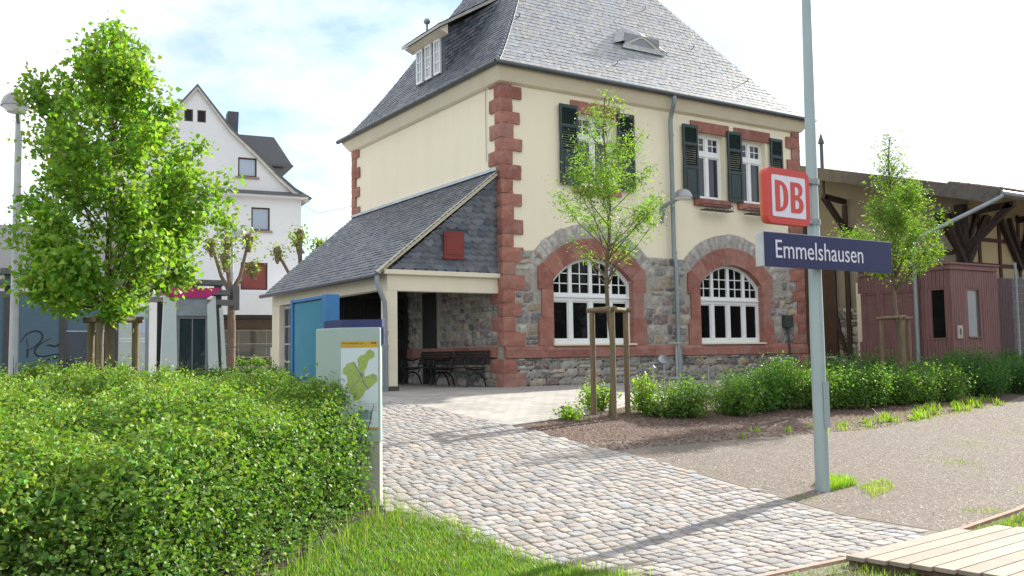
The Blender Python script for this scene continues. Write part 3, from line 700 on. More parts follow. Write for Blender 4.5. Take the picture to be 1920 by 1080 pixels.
# eyebrow dormer
cx, z0 = 5.05, 8.73; rz = z0 - EV; yr = -.3 + rf(rz)
b = MB()
def brow(t): return max(0, 1 - abs(t)) ** 1.15 * (1 - .12 * math.exp(-(t * 7) ** 2))
n = 24; W2 = .95
for i in range(n):
    for k in range(6):
        q = []
        for (ii, kk) in ((i, k), (i + 1, k), (i + 1, k + 1), (i, k + 1)):
            tt = -1 + 2 * ii / n; v = kk / 6; hgt = .36 * brow(tt); zz = z0 + hgt * (1 - v) + v * .85 * brow(tt) ** .7; yroof = -.3 + rf(zz - EV); yf = yr - .08; yy = yf * (1 - v) + (yroof - .01) * v if hgt > .0 else yroof
            q.append((cx + tt * W2, min(yy, yroof - .01), zz + .03))
        b.face(q, random.choice(SCL))
b.build('eyebrow_roof', SLATELIT, roof, fixn=False)
ft = MB(); pts = [(cx + t * W2 * .8, z0 + .02 + .36 * brow(t) - .01) for t in np.linspace(-.8, .8, 13)]
ft.prism([(cx - .68, z0 - .03)] + pts + [(cx + .68, z0 - .03)], lambda a, z, d: Vector((a, yr - .06 - d, z)), 0, .03, [[(cx - .42, z0 + .06)] + [(cx + t * W2 * .62, z0 + .03 + .29 * brow(t)) for t in np.linspace(-.62, .62, 9)] + [(cx + .42, z0 + .06)]])
ed = ft.build('eyebrow_window', mat('weathered_white', (.5, .5, .47), .7), roof)
MB().box((cx - .6, yr - .07, z0 - .02), (cx + .6, yr - .06, z0 + .36)).build('pane', mat('lead_sheet', (.25, .27, .28), .5), ed)
MB().box((cx - .72, yr - .14, z0 - .08), (cx + .72, yr + .1, z0 - .035)).build('sill_flashing', mat('flashing', (.42, .48, .5), .35, metal=.5), ed)
for x, z in ((1.2, 8.9), (2.6, 10.1), (7.2, 9.2), (6.2, 10.4), (8.6, 8.3), (3.6, 7.9)):
    y = -.3 + rf(z - EV); b = MB(); b.tube([(x, y - .0, z + .0), (x + .01, y - .12, z + .03), (x + .02, y - .13, z + .1)], .012, 5); b.build('snow_hook', GREYM, roof)

# ================================================================ LEAN-TO WAITING SHELTER
ls = thing('waiting_shelter', 'open lean-to waiting porch with slate roof and cream beam against the side of the station', 'shelter', (-1.4, .2, 0))
y0, y1 = .15, 7.25; xe, ze, zr = -3.02, 2.45, 4.87
dv = Vector((0 - xe, 0, zr - ze)); lnv = dv.length; dv /= lnv; nv = Vector((-dv.z, 0, dv.x))
MB().prism([(xe + .05, ze - .03), (-.03, zr - .05), (-.03, zr - .13), (xe + .05, ze - .10)], lambda a, z, d: Vector((a, d, z)), y0 + .1, 7.3).build('roof_deck', mat('roof_boards', None), ls)
b = MB(); slate(b, lambda u, v: Vector((xe, u, ze)) + dv * v + Vector((0, 0, -.06 * math.exp(-v * 2))), lambda v: y0 - .12, lambda v: 7.45 + v / lnv * .8, lnv, .12, .17, SC, .017)
b.build('slate_covering', SLATE, ls, fixn=False)
MB().box((-.10, y0 - .05, zr - .02), (-.0, 8.3, zr + .05)).build('ridge_flashing', mat('flashing', None), ls)
b = MB(); b.tube([(xe - .04, y0 - .15, ze - .06), (xe - .04, 7.5, ze - .06)], .055, 10)
for y in np.arange(.1, 7.4, .6): b.tube([(xe - .04, y, ze), (xe - .1, y, ze - .06), (xe - .04, y, ze - .12)], .01, 5)
b.build('gutter', mat('gutter_zinc', None), ls, smooth=True)
b = MB(); b.tube([(xe - .03, .02, ze - .08), (xe - .03, .02, ze - .22), (xe + .03, -.02, ze - .42), (xe + .12, -.02, ze - .62), (xe + .13, -.02, ze - .9), (xe + .13, -.02, .9)], .05, 12); b.tube([(xe + .13, -.02, .92), (xe + .13, -.02, 0)], .062, 12)
b.lathe([(.068, -.04), (.068, .04)], (xe + .13, -.02, 1.2), 12).lathe([(.068, -.04), (.068, .04)], (xe + .13, -.02, .92), 12); b.build('downpipe', ZINC, ls, smooth=True)
b = MB(); b.box((-2.76, y0, 2.08), (-.03, y0 + .24, 2.50)); b.box((-2.86, y0 - .09, 2.42), (-.03, y0 - .001, 2.52)); b.box((-2.762, y0 + .24, 2.12), (-2.52, y1, 2.42))
b.build('beam', CREAM, ls, bevel=.008)
MB().box((-2.78, y0 - .001, .1), (-2.53, y0 + .26, 2.079)).build('post', CREAM, ls, bevel=.006)
MB().box((-2.80, y0 - .02, 0), (-2.51, y0 + .28, .1)).build('post_foot', mat('dark_plinth', (.09, .085, .075), .9), ls)
MB().box((-2.76, 6.85, .1), (-2.52, y1, 2.119)).box((-2.76, y1, 0), (-.02, y1 + .2, 2.6)).build('rear_wall', CREAM, ls)
# slate gable
gm = MB(); gy = y0 + .02
gm.prism([(-2.72, 2.50), (-.03, 2.50), (-.03, 4.72)], lambda a, z, d: Vector((a, gy + d, z)), 0, .1); gab = gm.build('gable', mat('slate_cladding', None), ls)
b = MB(); z = 2.50; r = 0
while z < 4.65:
    xl = -2.72 + (z + .02 - 2.50) * (2.69 / 2.22); x = xl - random.uniform(0, .15)
    while x < -.05:
        wd = random.uniform(.2, .32); xa, xb = max(x, xl), min(x + wd, -.035)
        if xb - xa > .03 and not (-1.40 < (xa + xb) / 2 < -.92 and 2.86 < z + .05 < 3.38):
            c = random.choice(SC); q = random.uniform(.8, 1.4); c = tuple(k * q for k in c); fl = .05 if r == 0 else 0
            yb_ = gy - .004; ybt = gy - .022 - fl
            top_z = z + .2; 
            zt_a = min(top_z, 2.5 + (xa + 2.72) / 2.69 * 2.22); zt_b = min(top_z, 2.5 + (xb + 2.72) / 2.69 * 2.22)
            w_ = xb - xa
            b.face([(xa, yb_, zt_a), (xa, ybt, z + .06), (xa + w_ * .15, ybt, z + .02), (xa + w_ * .45, ybt - .002, z), (xa + w_ * .8, ybt - .003, z + .015), (xb, ybt - .003, z + .075), (xb, yb_ - .003, zt_b)], c)
            b.face([(xa, ybt, z + .06), (xa, gy, z + .06), (xa + w_ * .45, gy, z), (xa + w_ * .45, ybt - .002, z)], c); b.face([(xa + w_ * .45, ybt - .002, z), (xa + w_ * .45, gy, z), (xb, gy, z + .075), (xb, ybt - .003, z + .075)], c)
        x += wd
    z += .135; r += 1
b.build('gable_slates', SLATE, gab, fixn=False)
b = MB(); b.box((-1.42, gy - .05, 2.84), (-.93, gy - .004, 3.40)); hatch = b.build('hatch', mat('red_hatch', (.22, .035, .028), .7, .1), gab); MB().box((-1.37, gy - .06, 2.90), (-.98, gy - .0505, 3.36)).box((-1.45, gy - .075, 2.80), (-.9, gy - .005, 2.838)).build('hatch_panel', mat('red_hatch', None), hatch)
b = MB(); a = Vector((-3.0, gy - .06, 2.44)); c = Vector((-.05, gy - .06, 4.80)); b.beam(a, c, .03, .09); b.build('verge_board', CREAM, gab)
# rear glazed partition and side glazed door
def glazed(mb, gl, fn, a0, a1, b0, b1, cols, rows, t=.05, fr_=.06):
    mb.prism([(a0, b0), (a1, b0), (a1, b1), (a0, b1)], fn, 0, t, [[(a0 + fr_, b0 + fr_), (a0 + fr_, b1 - fr_), (a1 - fr_, b1 - fr_), (a1 - fr_, b0 + fr_)]])
    for i in range(1, cols): a = a0 + fr_ + (a1 - a0 - 2 * fr_) * i / cols; mb.prism([(a - .014, b0 + fr_), (a + .014, b0 + fr_), (a + .014, b1 - fr_), (a - .014, b1 - fr_)], fn, .01, t - .01)
    for i in range(1, rows): z = b0 + fr_ + (b1 - b0 - 2 * fr_) * i / rows; mb.prism([(a0 + fr_, z - .02), (a1 - fr_, z - .02), (a1 - fr_, z + .02), (a0 + fr_, z + .02)], fn, .012, t - .012)
    gl.prism([(a0 + .02, b0 + .02), (a1 - .02, b0 + .02), (a1 - .02, b1 - .02), (a0 + .02, b1 - .02)], fn, t * .45, t * .55)
fnx = lambda a, b, d: Vector((-2.66 + d, a, b))
m1, g1 = MB(), MB(); glazed(m1, g1, fnx, 6.0, 6.84, .06, 2.10, 2, 4, .06, .09); dr = m1.build('glazed_door', mat('pale_grey_paint', (.45, .46, .47), .5), ls); g1.build('pane', glassmat('door_glass', (.05, .06, .06), .35), dr)
m1, g1 = MB(), MB(); glazed(m1, g1, lambda a, b, d: Vector((a, 4.6 + d, b)), -2.5, -.1, .0, 2.3, 4, 2, .06, .08); glazed(m1, g1, fnx, 4.6, 5.98, .06, 2.10, 2, 2, .06, .09); dr = m1.build('glazed_partition', mat('dark_frame', (.03, .03, .028), .6), ls); g1.build('pane', glassmat('partition_glass', (.03, .035, .035), .3), dr)
MB().box((-.06, 3.1, 0), (-.052, 3.8, 2.3)).build('dark_door', mat('dark_frame', None), ls)
MB().box((-2.52, .3, 2.42), (-.03, 7.2, 2.46)).build('ceiling', mat('dim_ceiling', (.07, .065, .05), .9), ls)

# ================================================================ BENCHES
def bench(label, loc):
    t = thing('park_bench', label, 'bench', loc, 0, 'benches in the waiting porch')
    # local: back on +x side (wall), seat facing -x, length along y
    for yy in (.08, 1.52):
        b = MB(); pth = lambda P, r: b.tube([(x, yy, z) for x, z in P], r, 6)
        pth([(-.52, 0), (-.49, .12), (-.42, .26), (-.30, .33), (-.16, .30), (-.06, .2), (-.0, .0)], .021)
        pth([(-.50, .42), (-.3, .39), (-.1, .40), (-.04, .55), (.02, .72), (.05, .80)], .021); pth([(-.52, .42), (-.56, .50), (-.54, .60), (-.46, .64), (-.3, .60), (-.18, .62), (-.06, .66)], .018)
        pth([(-.48, .42), (-.5, .34), (-.44, .28)], .018); pth([(-.46, .5), (-.42, .54), (-.46, .58), (-.5, .54)], .012); pth([(-.04, .42), (-.1, .3)], .016)
        b.build('side_frame', IRON, t, smooth=True)
    # root_inv expects world coords, so shift
    b = MB()
    for i in range(6): x = -.50 + i * .082; b.box((x, .0, .425), (x + .062, 1.6, .45))
    b.build('seat', mat('bench_slat', (.03, .024, .02), .75, .2, 8), t, bevel=.004)
    b = MB()
    for i in range(5): z = .50 + i * .068; x = -.075 + (z - .42) * .33; b.box((x, 0, z), (x + .022, 1.6, z + .05))
    b.build('backrest', mat('bench_slat', None), t, bevel=.004)
    return t
# (build in world coords: the parts above are local, so un-shift by the root)
_ri = root_inv
def local_bench(label, loc):
    global root_inv
    root_inv = lambda p: Matrix.Identity(4); t = bench(label, loc); root_inv = _ri; return t
local_bench('slatted bench with scrolled cast iron arms nearest the red corner quoins', (-.18, .42, 0))
local_bench('slatted cast iron bench deeper in the porch, beyond the one at the corner', (-.18, 2.12, 0))

# ================================================================ TEXT helper
def textmesh(body, size, M, name, material, parent, offset=0, xs=1., extr=.0015, sp=1.):
    cu = bpy.data.curves.new(name, 'FONT'); cu.body = body; cu.size = size; cu.offset = offset; cu.extrude = extr; cu.space_character = sp; cu.resolution_u = 4
    to = bpy.data.objects.new(name, cu); COL.objects.link(to); bpy.context.view_layer.update()
    me = bpy.data.meshes.new_from_object(to.evaluated_get(bpy.context.evaluated_depsgraph_get())); bpy.data.objects.remove(to)
    xsn = [v.co.x for v in me.vertices]; ysn = [v.co.y for v in me.vertices]; x0, x1, yy0, yy1 = min(xsn), max(xsn), min(ysn), max(ysn)
    M2 = root_inv(parent) @ M
    for v in me.vertices: v.co = M2 @ Vector(((v.co.x - x0) * xs, v.co.y, v.co.z))
    me.name = name; me.materials.clear(); me.materials.append(material); o = bpy.data.objects.new(name, me); COL.objects.link(o); o.parent = parent
    return o, (x1 - x0) * xs

def rrect(x0, z0, x1, z1, r, n=6):
    P = []
    for cx, cz, a in ((x1 - r, z1 - r, 0), (x0 + r, z1 - r, 90), (x0 + r, z0 + r, 180), (x1 - r, z0 + r, 270)):
        for i in range(n + 1): t = rad(a + 90 * i / n); P.append((cx + r * math.cos(t), cz + r * math.sin(t)))
    return P
# ================================================================ SIGN POLE
px, py = -2.82, -10.72
sp = thing('station_sign_post', 'tall grey green pole with red and white DB sign and navy town name sign', 'sign', (px, py, -.8))
b = MB(); b.tube([(px, py, -.82), (px, py, .9), (px + .01, py - .0, 2.4), (px + .05, py, 5.6)], [.076, .075, .062, .047], 20)
b.box((px - .03, py - .09, -.1), (px + .05, py - .078, .38)); b.build('pole', GALV, sp, smooth=True)
b = MB(); b.lathe([(.02, 0), (.16, .02), (.18, .1), (.1, .2), (.02, .24)], (px + .05, py, 5.5), 16); b.build('pole_head', ZINC, sp, smooth=True)
# DB sign: panel between x -3.70 and -3.00, z 2.04..2.62
RW = Matrix.Translation((-3.0, -10.79, 0)) @ Matrix.Rotation(rad(3), 4, 'Z')
fnD = lambda a, z, d: RW @ Vector((a, -d, z))
b = MB(); b.prism(rrect(-.70, 2.03, 0.0, 2.61, .075), fnD, -.018, .045); dbs = b.build('logo_sign', REDS, sp)
b = MB(); b.prism(rrect(-.70, 2.03, -.05, 2.61, .075), fnD, -.05, -.019); b.build('rear_casing', mat('orange_casing', (.55, .17, .06), .5), dbs)
b = MB(); b.prism(rrect(-.625, 2.10, -.075, 2.535, .022), fnD, .0455, .049); b.build('white_field', WHITES, dbs)
def dshape(x0, x1, z0, z1, t, hole=True):
    """bold D outline"""
    r = min((x1 - x0) * .72, (z1 - z0) / 2); P = [(x0, z0)]
    for i in range(11): a = rad(-90 + 180 * i / 10); cz = (z0 + z1) / 2; k = (z1 - z0) / 2; P.append((x1 - r + r * math.cos(a) if True else 0, cz + k * math.copysign(abs(math.sin(a)) ** .8, math.sin(a))))
    P.append((x0, z1)); return P
b = MB()
def ring(x0, x1, z0, z1, ts, tz, tr):
    b.prism(dshape(x0, x1, z0, z1, 0), fnD, .0495, .053, [dshape(x0 + ts, x1 - tr, z0 + tz, z1 - tz, 0)[::-1]])
ring(-.575, -.365, 2.155, 2.48, .075, .045, .075)
# B: stem, lower bowl and upper bowl share one outline with two counters
def bshape():
    x0, x1, z0, z1, zm = -.325, -.115, 2.155, 2.48, 2.325; P = [(x0, z0)]
    for a in np.linspace(-90, 82, 10): P.append((x1 - .085 + .085 * math.cos(rad(a)), z0 + .0875 + .0875 * math.sin(rad(a))))
    for a in np.linspace(-80, 90, 10): P.append((x1 - .09 + .08 * math.cos(rad(a)), z1 - .076 + .076 * math.sin(rad(a))))
    P.append((x0, z1)); return P
b.prism(bshape(), fnD, .0495, .053, [dshape(-.255, -.185, 2.200, 2.293, 0)[::-1], dshape(-.255, -.188, 2.345, 2.436, 0)[::-1]])
b.build('logo_letters', REDS, dbs)
b = MB(); b.beam((-3.05, -10.8, 2.54), (-2.80, -10.74, 2.54), .04, .05).beam((-3.05, -10.8, 2.10), (-2.80, -10.74, 2.10), .04, .05)
for z in (2.54, 2.10): b.lathe([(.085, -.03), (.085, .03)], (px - .003, py, z), 16)
b.build('bracket', ZINC, sp)
# name sign
MS = Matrix.Translation((-3.78, -10.88, 0)) @ Matrix.Rotation(rad(.5), 4, 'Z'); fnN = lambda a, z, d: MS @ Vector((a, -d, z))
b = MB(); b.prism(rrect(0, 1.575, 2.10, 1.925, .008, 2), fnN, -.02, .012); ns = b.build('name_sign', BLUEN, sp)
b = MB(); b.prism(rrect(-.025, 1.575, -.001, 1.922, .006, 2), fnN, -.09, .005); b.prism(rrect(0.002, 1.9255, 2.098, 1.932, .002, 2), fnN, -.06, .008); b.build('edge_rail', mat('sign_edge', (.5, .52, .52), .4), ns)
TM = MS @ Matrix.Translation((.16, -.0145, 1.668)) @ Matrix.Rotation(rad(90), 4, 'X')
o, wd = textmesh('Emmelshausen', .27, TM, 'lettering', WHITES, ns, .0, 1.0)
k = 1.42 / wd
for v in o.data.vertices:
    q = MS.inverted() @ (_ri(ns).inverted() @ v.co); q.x = .16 + (q.x - .16) * k; v.co = _ri(ns) @ (MS @ q)
b = MB(); b.box((px - .06, -10.86, 1.62), (px + .06, -10.785, 1.66)).box((px - .06, -10.86, 1.84), (px + .06, -10.785, 1.88)); b.build('clamp', ZINC, sp)

# ================================================================ INFO PILLAR
Rv = Vector((math.sin(yaw), -math.cos(yaw), 0)); Fv = Vector((math.cos(yaw), math.sin(yaw), 0))
P0 = Vector((-7.69, -9.30, 0)); P1 = P0 + Rv * .365 + Fv * .0; P2 = P0 - Rv * .295 + Fv * .30; P3 = P1 + Fv * .12; P4 = P2 + Rv * .12 + Fv * .12
ip = thing('info_pillar', 'pale grey angled information pillar with a yellow green regional map on its front', 'info pillar', (P0.x, P0.y, -.66))
body = [(p.x, p.y) for p in (P2, P0, P1, P3, P4)]
flat = lambda a, b_, d: Vector((a, b_, d))
PIL = mat('pillar_grey', (.34, .42, .40), .5, .05, 3)
b = MB(); b.prism(body, flat, -.06, .99); pb = b.build('body', PIL, ip, bevel=.012)
b = MB(); b.prism([(p.x, p.y) for p in (P2 + Rv * .02, P0 + Fv * .02, P1 - Rv * .01 + Fv * .01, P3, P4)], flat, -.72, -.062); b.build('base', CONC, ip)
P5 = P1 + Rv * .015 + Fv * .13
b = MB(); b.prism([(p.x, p.y) for p in (P2 + Rv * .07 + Fv * .06, P0 + Fv * .05, P1 + Rv * .01 + Fv * .05, P5 + Rv * .005, P4 + Rv * .0)], flat, .992, 1.065); b.prism([(p.x, p.y) for p in (P1 + Fv * .07 + Rv * .006, P1 + Rv * .022 + Fv * .07, P1 + Rv * .022 + Fv * .13, P1 + Fv * .13 + Rv * .006)], flat, .83, .99); b.build('cap', mat('cap_blue', (.022, .03, .14), .5), ip)
# map poster: 2d frame s right, z up on the front face
MP = lambda s, z, d: P0 + Rv * s + Vector((0, 0, z)) - Fv * d
b = MB(); b.prism([(.004, .06), (.345, .06), (.345, .865), (.004, .865)], MP, .001, .004); po = b.build('map_poster', mat('poster_paper', (.55, .62, .66), .5, .01), ip)
b = MB(); b.prism([(.004, .805), (.345, .805), (.345, .865), (.004, .865)], MP, .0045, .006).prism([(.004, .06), (.345, .06), (.345, .075), (.004, .075)], MP, .0045, .006); b.build('yellow_bands', mat('band_yellow', (.55, .34, .03), .5), po)
mpix = [(405, 108), (452, 140), (462, 190), (420, 215), (385, 235), (372, 290), (345, 340), (335, 400), (345, 420), (440, 380), (488, 410), (492, 470), (455, 500), (395, 550), (350, 575), (315, 640), (265, 680), (205, 690), (215, 640), (165, 600), (150, 550), (125, 530), (140, 470), (130, 400), (88, 380), (85, 325), (115, 300), (125, 270), (215, 245), (245, 290), (275, 350), (262, 270), (255, 220), (290, 180), (345, 165), (365, 130)]
cv = lambda x, y: ((x - 60) / 440 * .341 + .004, .865 - (y - 15) / 990 * .805)
b = MB(); b.prism([cv(*p) for p in mpix], MP, .0045, .006); b.build('map_area', mat('map_green', (.36, .42, .10), .6, .3, 30, col2=(.22, .33, .09)), po)
b = MB(); pth = lambda P, r=.003: b.tube([MP(*cv(*p), .0065) for p in P], r, 5)
pth([(215, 250), (240, 300), (270, 350), (300, 390), (315, 440), (335, 500), (385, 550)], .004); pth([(300, 390), (260, 460), (210, 520), (170, 560)], .002); pth([(295, 370), (320, 400), (305, 415), (290, 385)], .005); pth([(335, 420), (400, 430), (480, 400)], .0015)
b.build('map_river', mat('map_blue', (.16, .22, .32), .6), po)
b = MB()
for i, y in enumerate((694, 718, 735, 752, 770, 790, 800)): x0, z0_ = cv(258, y); x1, _ = cv(365 if i == 0 else 485, y); b.prism([(x0, z0_ - .0012), (x1, z0_ - .0012), (x1, z0_ + .0012), (x0, z0_ + .0012)], MP, .0045, .0055)
b.build('caption_lines', mat('caption_grey', (.3, .33, .36), .6), po)
b = MB()
for (xa, ya_, xb_, yb_) in ((262, 805, 330, 895), (332, 805, 390, 895), (395, 800, 425, 900), (262, 925, 425, 940)): A_ = cv(xa, ya_); B_ = cv(xb_, yb_); b.prism([(A_[0], B_[1]), (B_[0], B_[1]), (B_[0], A_[1]), (A_[0], A_[1])], MP, .0045, .0055)
b.build('legend_table', mat('legend', (.14, .2, .3), .6, .3, 40, col2=(.2, .35, .25)), po)
TM = Matrix(((Rv.x, 0, -Fv.x, 0), (Rv.y, 0, -Fv.y, 0), (0, 1, 0, 0), (0, 0, 0, 1))); TM.translation = MP(.012, .838, .0068)
textmesh('VRM-Tarifwabenplan 2010', .019, TM, 'poster_title', mat('title_brown', (.14, .05, .02), .6), po, .0, 1.0, .0003)
TM = TM.copy(); TM.translation = MP(.275, .836, .0068); textmesh('VRM', .026, TM, 'poster_logo', mat('title_brown', None), po, .0006, 1., .0003)

# ================================================================ BLUE DISPLAY CASE
dc = thing('display_case', 'bright blue framed notice display case standing behind the information pillar', 'display case', (-4.75, -1.2, 0))
BL = mat('case_blue', (.04, .19, .43), .4, .06); x0 = -4.86
b = MB(); y0_, y1_ = -1.72, -.22
b.box((x0 - .02, y0_, .30), (x0 + .08, y1_, 1.78)); b.build('cabinet', mat('case_back', (.04, .13, .2), .5), dc)
b = MB()
for a in ((y0_ - .20, y0_ + .001), (y1_, y1_ + .11)): b.box((x0 - .06, a[0], .18), (x0 + .2 if a[0] < -1 else x0 + .06, a[1], 1.83))
b.box((x0 - .055, y0_ + .002, 1.76), (x0 + .1, y1_, 1.822)).box((x0 - .055, y0_ + .002, .22), (x0 + .1, y1_, .30)); b.build('frame', BL, dc, bevel=.008)
MB().box((x0 - .035, y0_ + .06, .36), (x0 - .024, y1_ - .05, 1.73)).build('pane', mat('case_glass', (.04, .22, .34), .2, .08, 2, col2=(.05, .27, .34)), dc)
b = MB(); b.box((x0, y0_ - .12, 0), (x0 + .08, y0_ - .04, .18)).box((x0 - .03, y1_ + .02, 0), (x0 + .05, y1_ + .09, .18)); b.build('leg', BL, dc)

# ================================================================ TREES
def stakes(name_label, c, zb, htop, r=.36, rot=0, n=3, ht=.045):
    t = thing('tree_stake_frame', name_label, 'tree stakes', (c[0], c[1], zb), 0, 'stake frames around the young trees'); tops = []
    for i in range(n):
        a = rot + 2 * PI * i / n; x, y = c[0] + r * math.cos(a), c[1] + r * math.sin(a); tops.append((x, y)); MB().tube([(x, y, zb - .1), (x, y, htop - .03)], ht, 10).build('stake', STAKE, t, smooth=True)
    for i in range(n):
        a, c2 = Vector((*tops[i], htop + .004 * i)), Vector((*tops[(i + 1) % n], htop + .004 * i)); dd_ = (c2 - a).normalized() * .09; MB().tube([a - dd_, c2 + dd_], ht * .85, 10).build('crossbar', STAKE, t, smooth=True)
    return t
def tree(kind, label, base, prof_, trunk_r, fork_z, nbr, nleaf, lsize, lcol, shape, cat='tree', up=.5, droop=0, ecc=1., group=None, clump=.5, bend=0, outer=.55, barkm=None, seed=3, cl_r=(.12, .3)):
    """prof_: list of (z, radius) from crown foot to tip"""
    rnd = random.Random(seed); rng = np.random.default_rng(seed)
    t = thing(kind, label, cat, base, 0, group); bx, by, bz = base; zt = prof_[-1][0]; zs_ = [p[0] for p in prof_]; rs_ = [p[1] for p in prof_]
    R = lambda z: float(np.interp(z, zs_, rs_))
    b = MB(); n = 9; tp = [(bx + bend * math.sin(i * 1.3) * .04, by + bend * math.cos(i * 1.7) * .03, bz + (zt * .96 - bz) * i / n) for i in range(n + 1)]
    b.tube(tp, [trunk_r * (1 - .9 * (i / n) ** 1.1) + .004 for i in range(n + 1)], 10); b.build('trunk', barkm or BARK, t, smooth=True)
    lm = MB(); cl = []
    for i in range(nbr):
        f = (i + rnd.random()) / nbr; zz = zs_[0] + (zt - zs_[0]) * f ** .85
        a = rnd.uniform(0, 2 * PI); rr2 = R(zz) * rnd.uniform(outer, 1.0); tip = Vector((bx + rr2 * math.cos(a), by + rr2 * math.sin(a) * ecc, zz))
        zb_ = max(fork_z, zz - rr2 * rnd.uniform(.7, 1.3) - .1); root = Vector((bx, by, zb_)); mid = (root + tip) / 2 + Vector((rnd.uniform(-.06, .06), rnd.uniform(-.06, .06), -.05 * rr2))
        r_ = trunk_r * .38 * (1 - .7 * f); lm.tube([root, root.lerp(mid, .5), mid, mid.lerp(tip, .6), tip], [r_, r_ * .8, r_ * .6, r_ * .35, .003], 5)
        for k in range(5):
            q = mid.lerp(tip, .2 + .8 * k / 4); cl.append((q, rnd.uniform(*cl_r)))
        for k in range(2):
            q0 = mid.lerp(tip, rnd.uniform(.1, .8)); q1 = q0 + Vector((rnd.gauss(0, .2), rnd.gauss(0, .2), rnd.uniform(-.05, .25))) * (R(zz) * .6 + .1)
            lm.tube([q0, q1], [r_ * .35, .003], 4); cl.append((q1, rnd.uniform(*cl_r)))
    lm.build('limbs', barkm or BARK, t, smooth=True)
    C = np.array([tuple(c[0]) for c in cl]); cr_ = np.array([c[1] for c in cl]); wt = np.interp(C[:, 2], zs_, rs_) ** (1.2 if shape == 'heart' else 2.1) + .01; wt *= rng.uniform(.25, 1.6, len(wt)); pick = rng.choice(len(cl), nleaf, p=wt / wt.sum())
    P = C[pick] + rng.normal(size=(nleaf, 3)) * (cr_[pick] * .5)[:, None]
    rad_ = np.hypot(P[:, 0] - bx, P[:, 1] - by); Rz = np.interp(P[:, 2], zs_, rs_, left=rs_[0] * .6, right=.05); keep = (rad_ < Rz * 1.15 + .05) & (P[:, 2] > zs_[0] - .15); P = P[keep]
    leaves('crown', P, lsize, LEAF, t, lcol, up, .35, droop, shape)
    return t
LC = (-8.97, -5.08)
tree('linden_tree', 'full leafy young linden with bright green heart shaped leaves rising from the hedge', (*LC, -.25), [(1.25, .6), (1.5, 1.05), (1.85, 1.36), (2.5, 1.46), (2.96, 1.5), (3.3, 1.28), (3.81, 1.12), (4.14, .9), (4.5, .6), (4.75, .36), (4.95, .1)], .062, 1.35, 74, 30000, .062, (.175, .30, .05), 'heart', up=.35, droop=.35, seed=5, cl_r=(.12, .27), bend=.5, outer=.5)
stakes('stake frame holding the linden in the left hedge', LC, -.25, 1.22, .31, rad(-118))
RC = (-1.74, -5.86)
tree('rowan_tree', 'slim young rowan with airy crown before the left arched window', (*RC, -.29), [(2.1, .25), (2.35, .6), (2.7, .85), (3.1, 1.0), (3.5, .98), (3.9, .72), (4.3, .55), (4.7, .35), (5.0, .1)], .042, 1.75, 42, 7600, .064, (.15, .26, .05), 'thin', up=.3, droop=.25, seed=8, cl_r=(.1, .24), bend=1, outer=.6)
stakes('stake frame holding the slim rowan in the bark mulch', RC, -.29, 1.40, .31, rad(-123))
TC = (5.5, -5.96)
tree('rowan_tree', 'young tree with rounded crown and thin leader in front of the goods shed', (*TC, -.3), [(2.15, .4), (2.5, .85), (2.9, 1.08), (3.4, 1.08), (3.8, .85), (4.1, .5), (4.5, .3), (4.9, .25), (5.2, .08)], .05, 1.9, 64, 11500, .075, (.13, .23, .04), 'thin', up=.3, droop=.25, seed=12, cl_r=(.12, .26), bend=1)
stakes('weathered stake frame behind the right hand shrubs', TC, -.3, 1.33, .31, rad(-128), ht=.038)

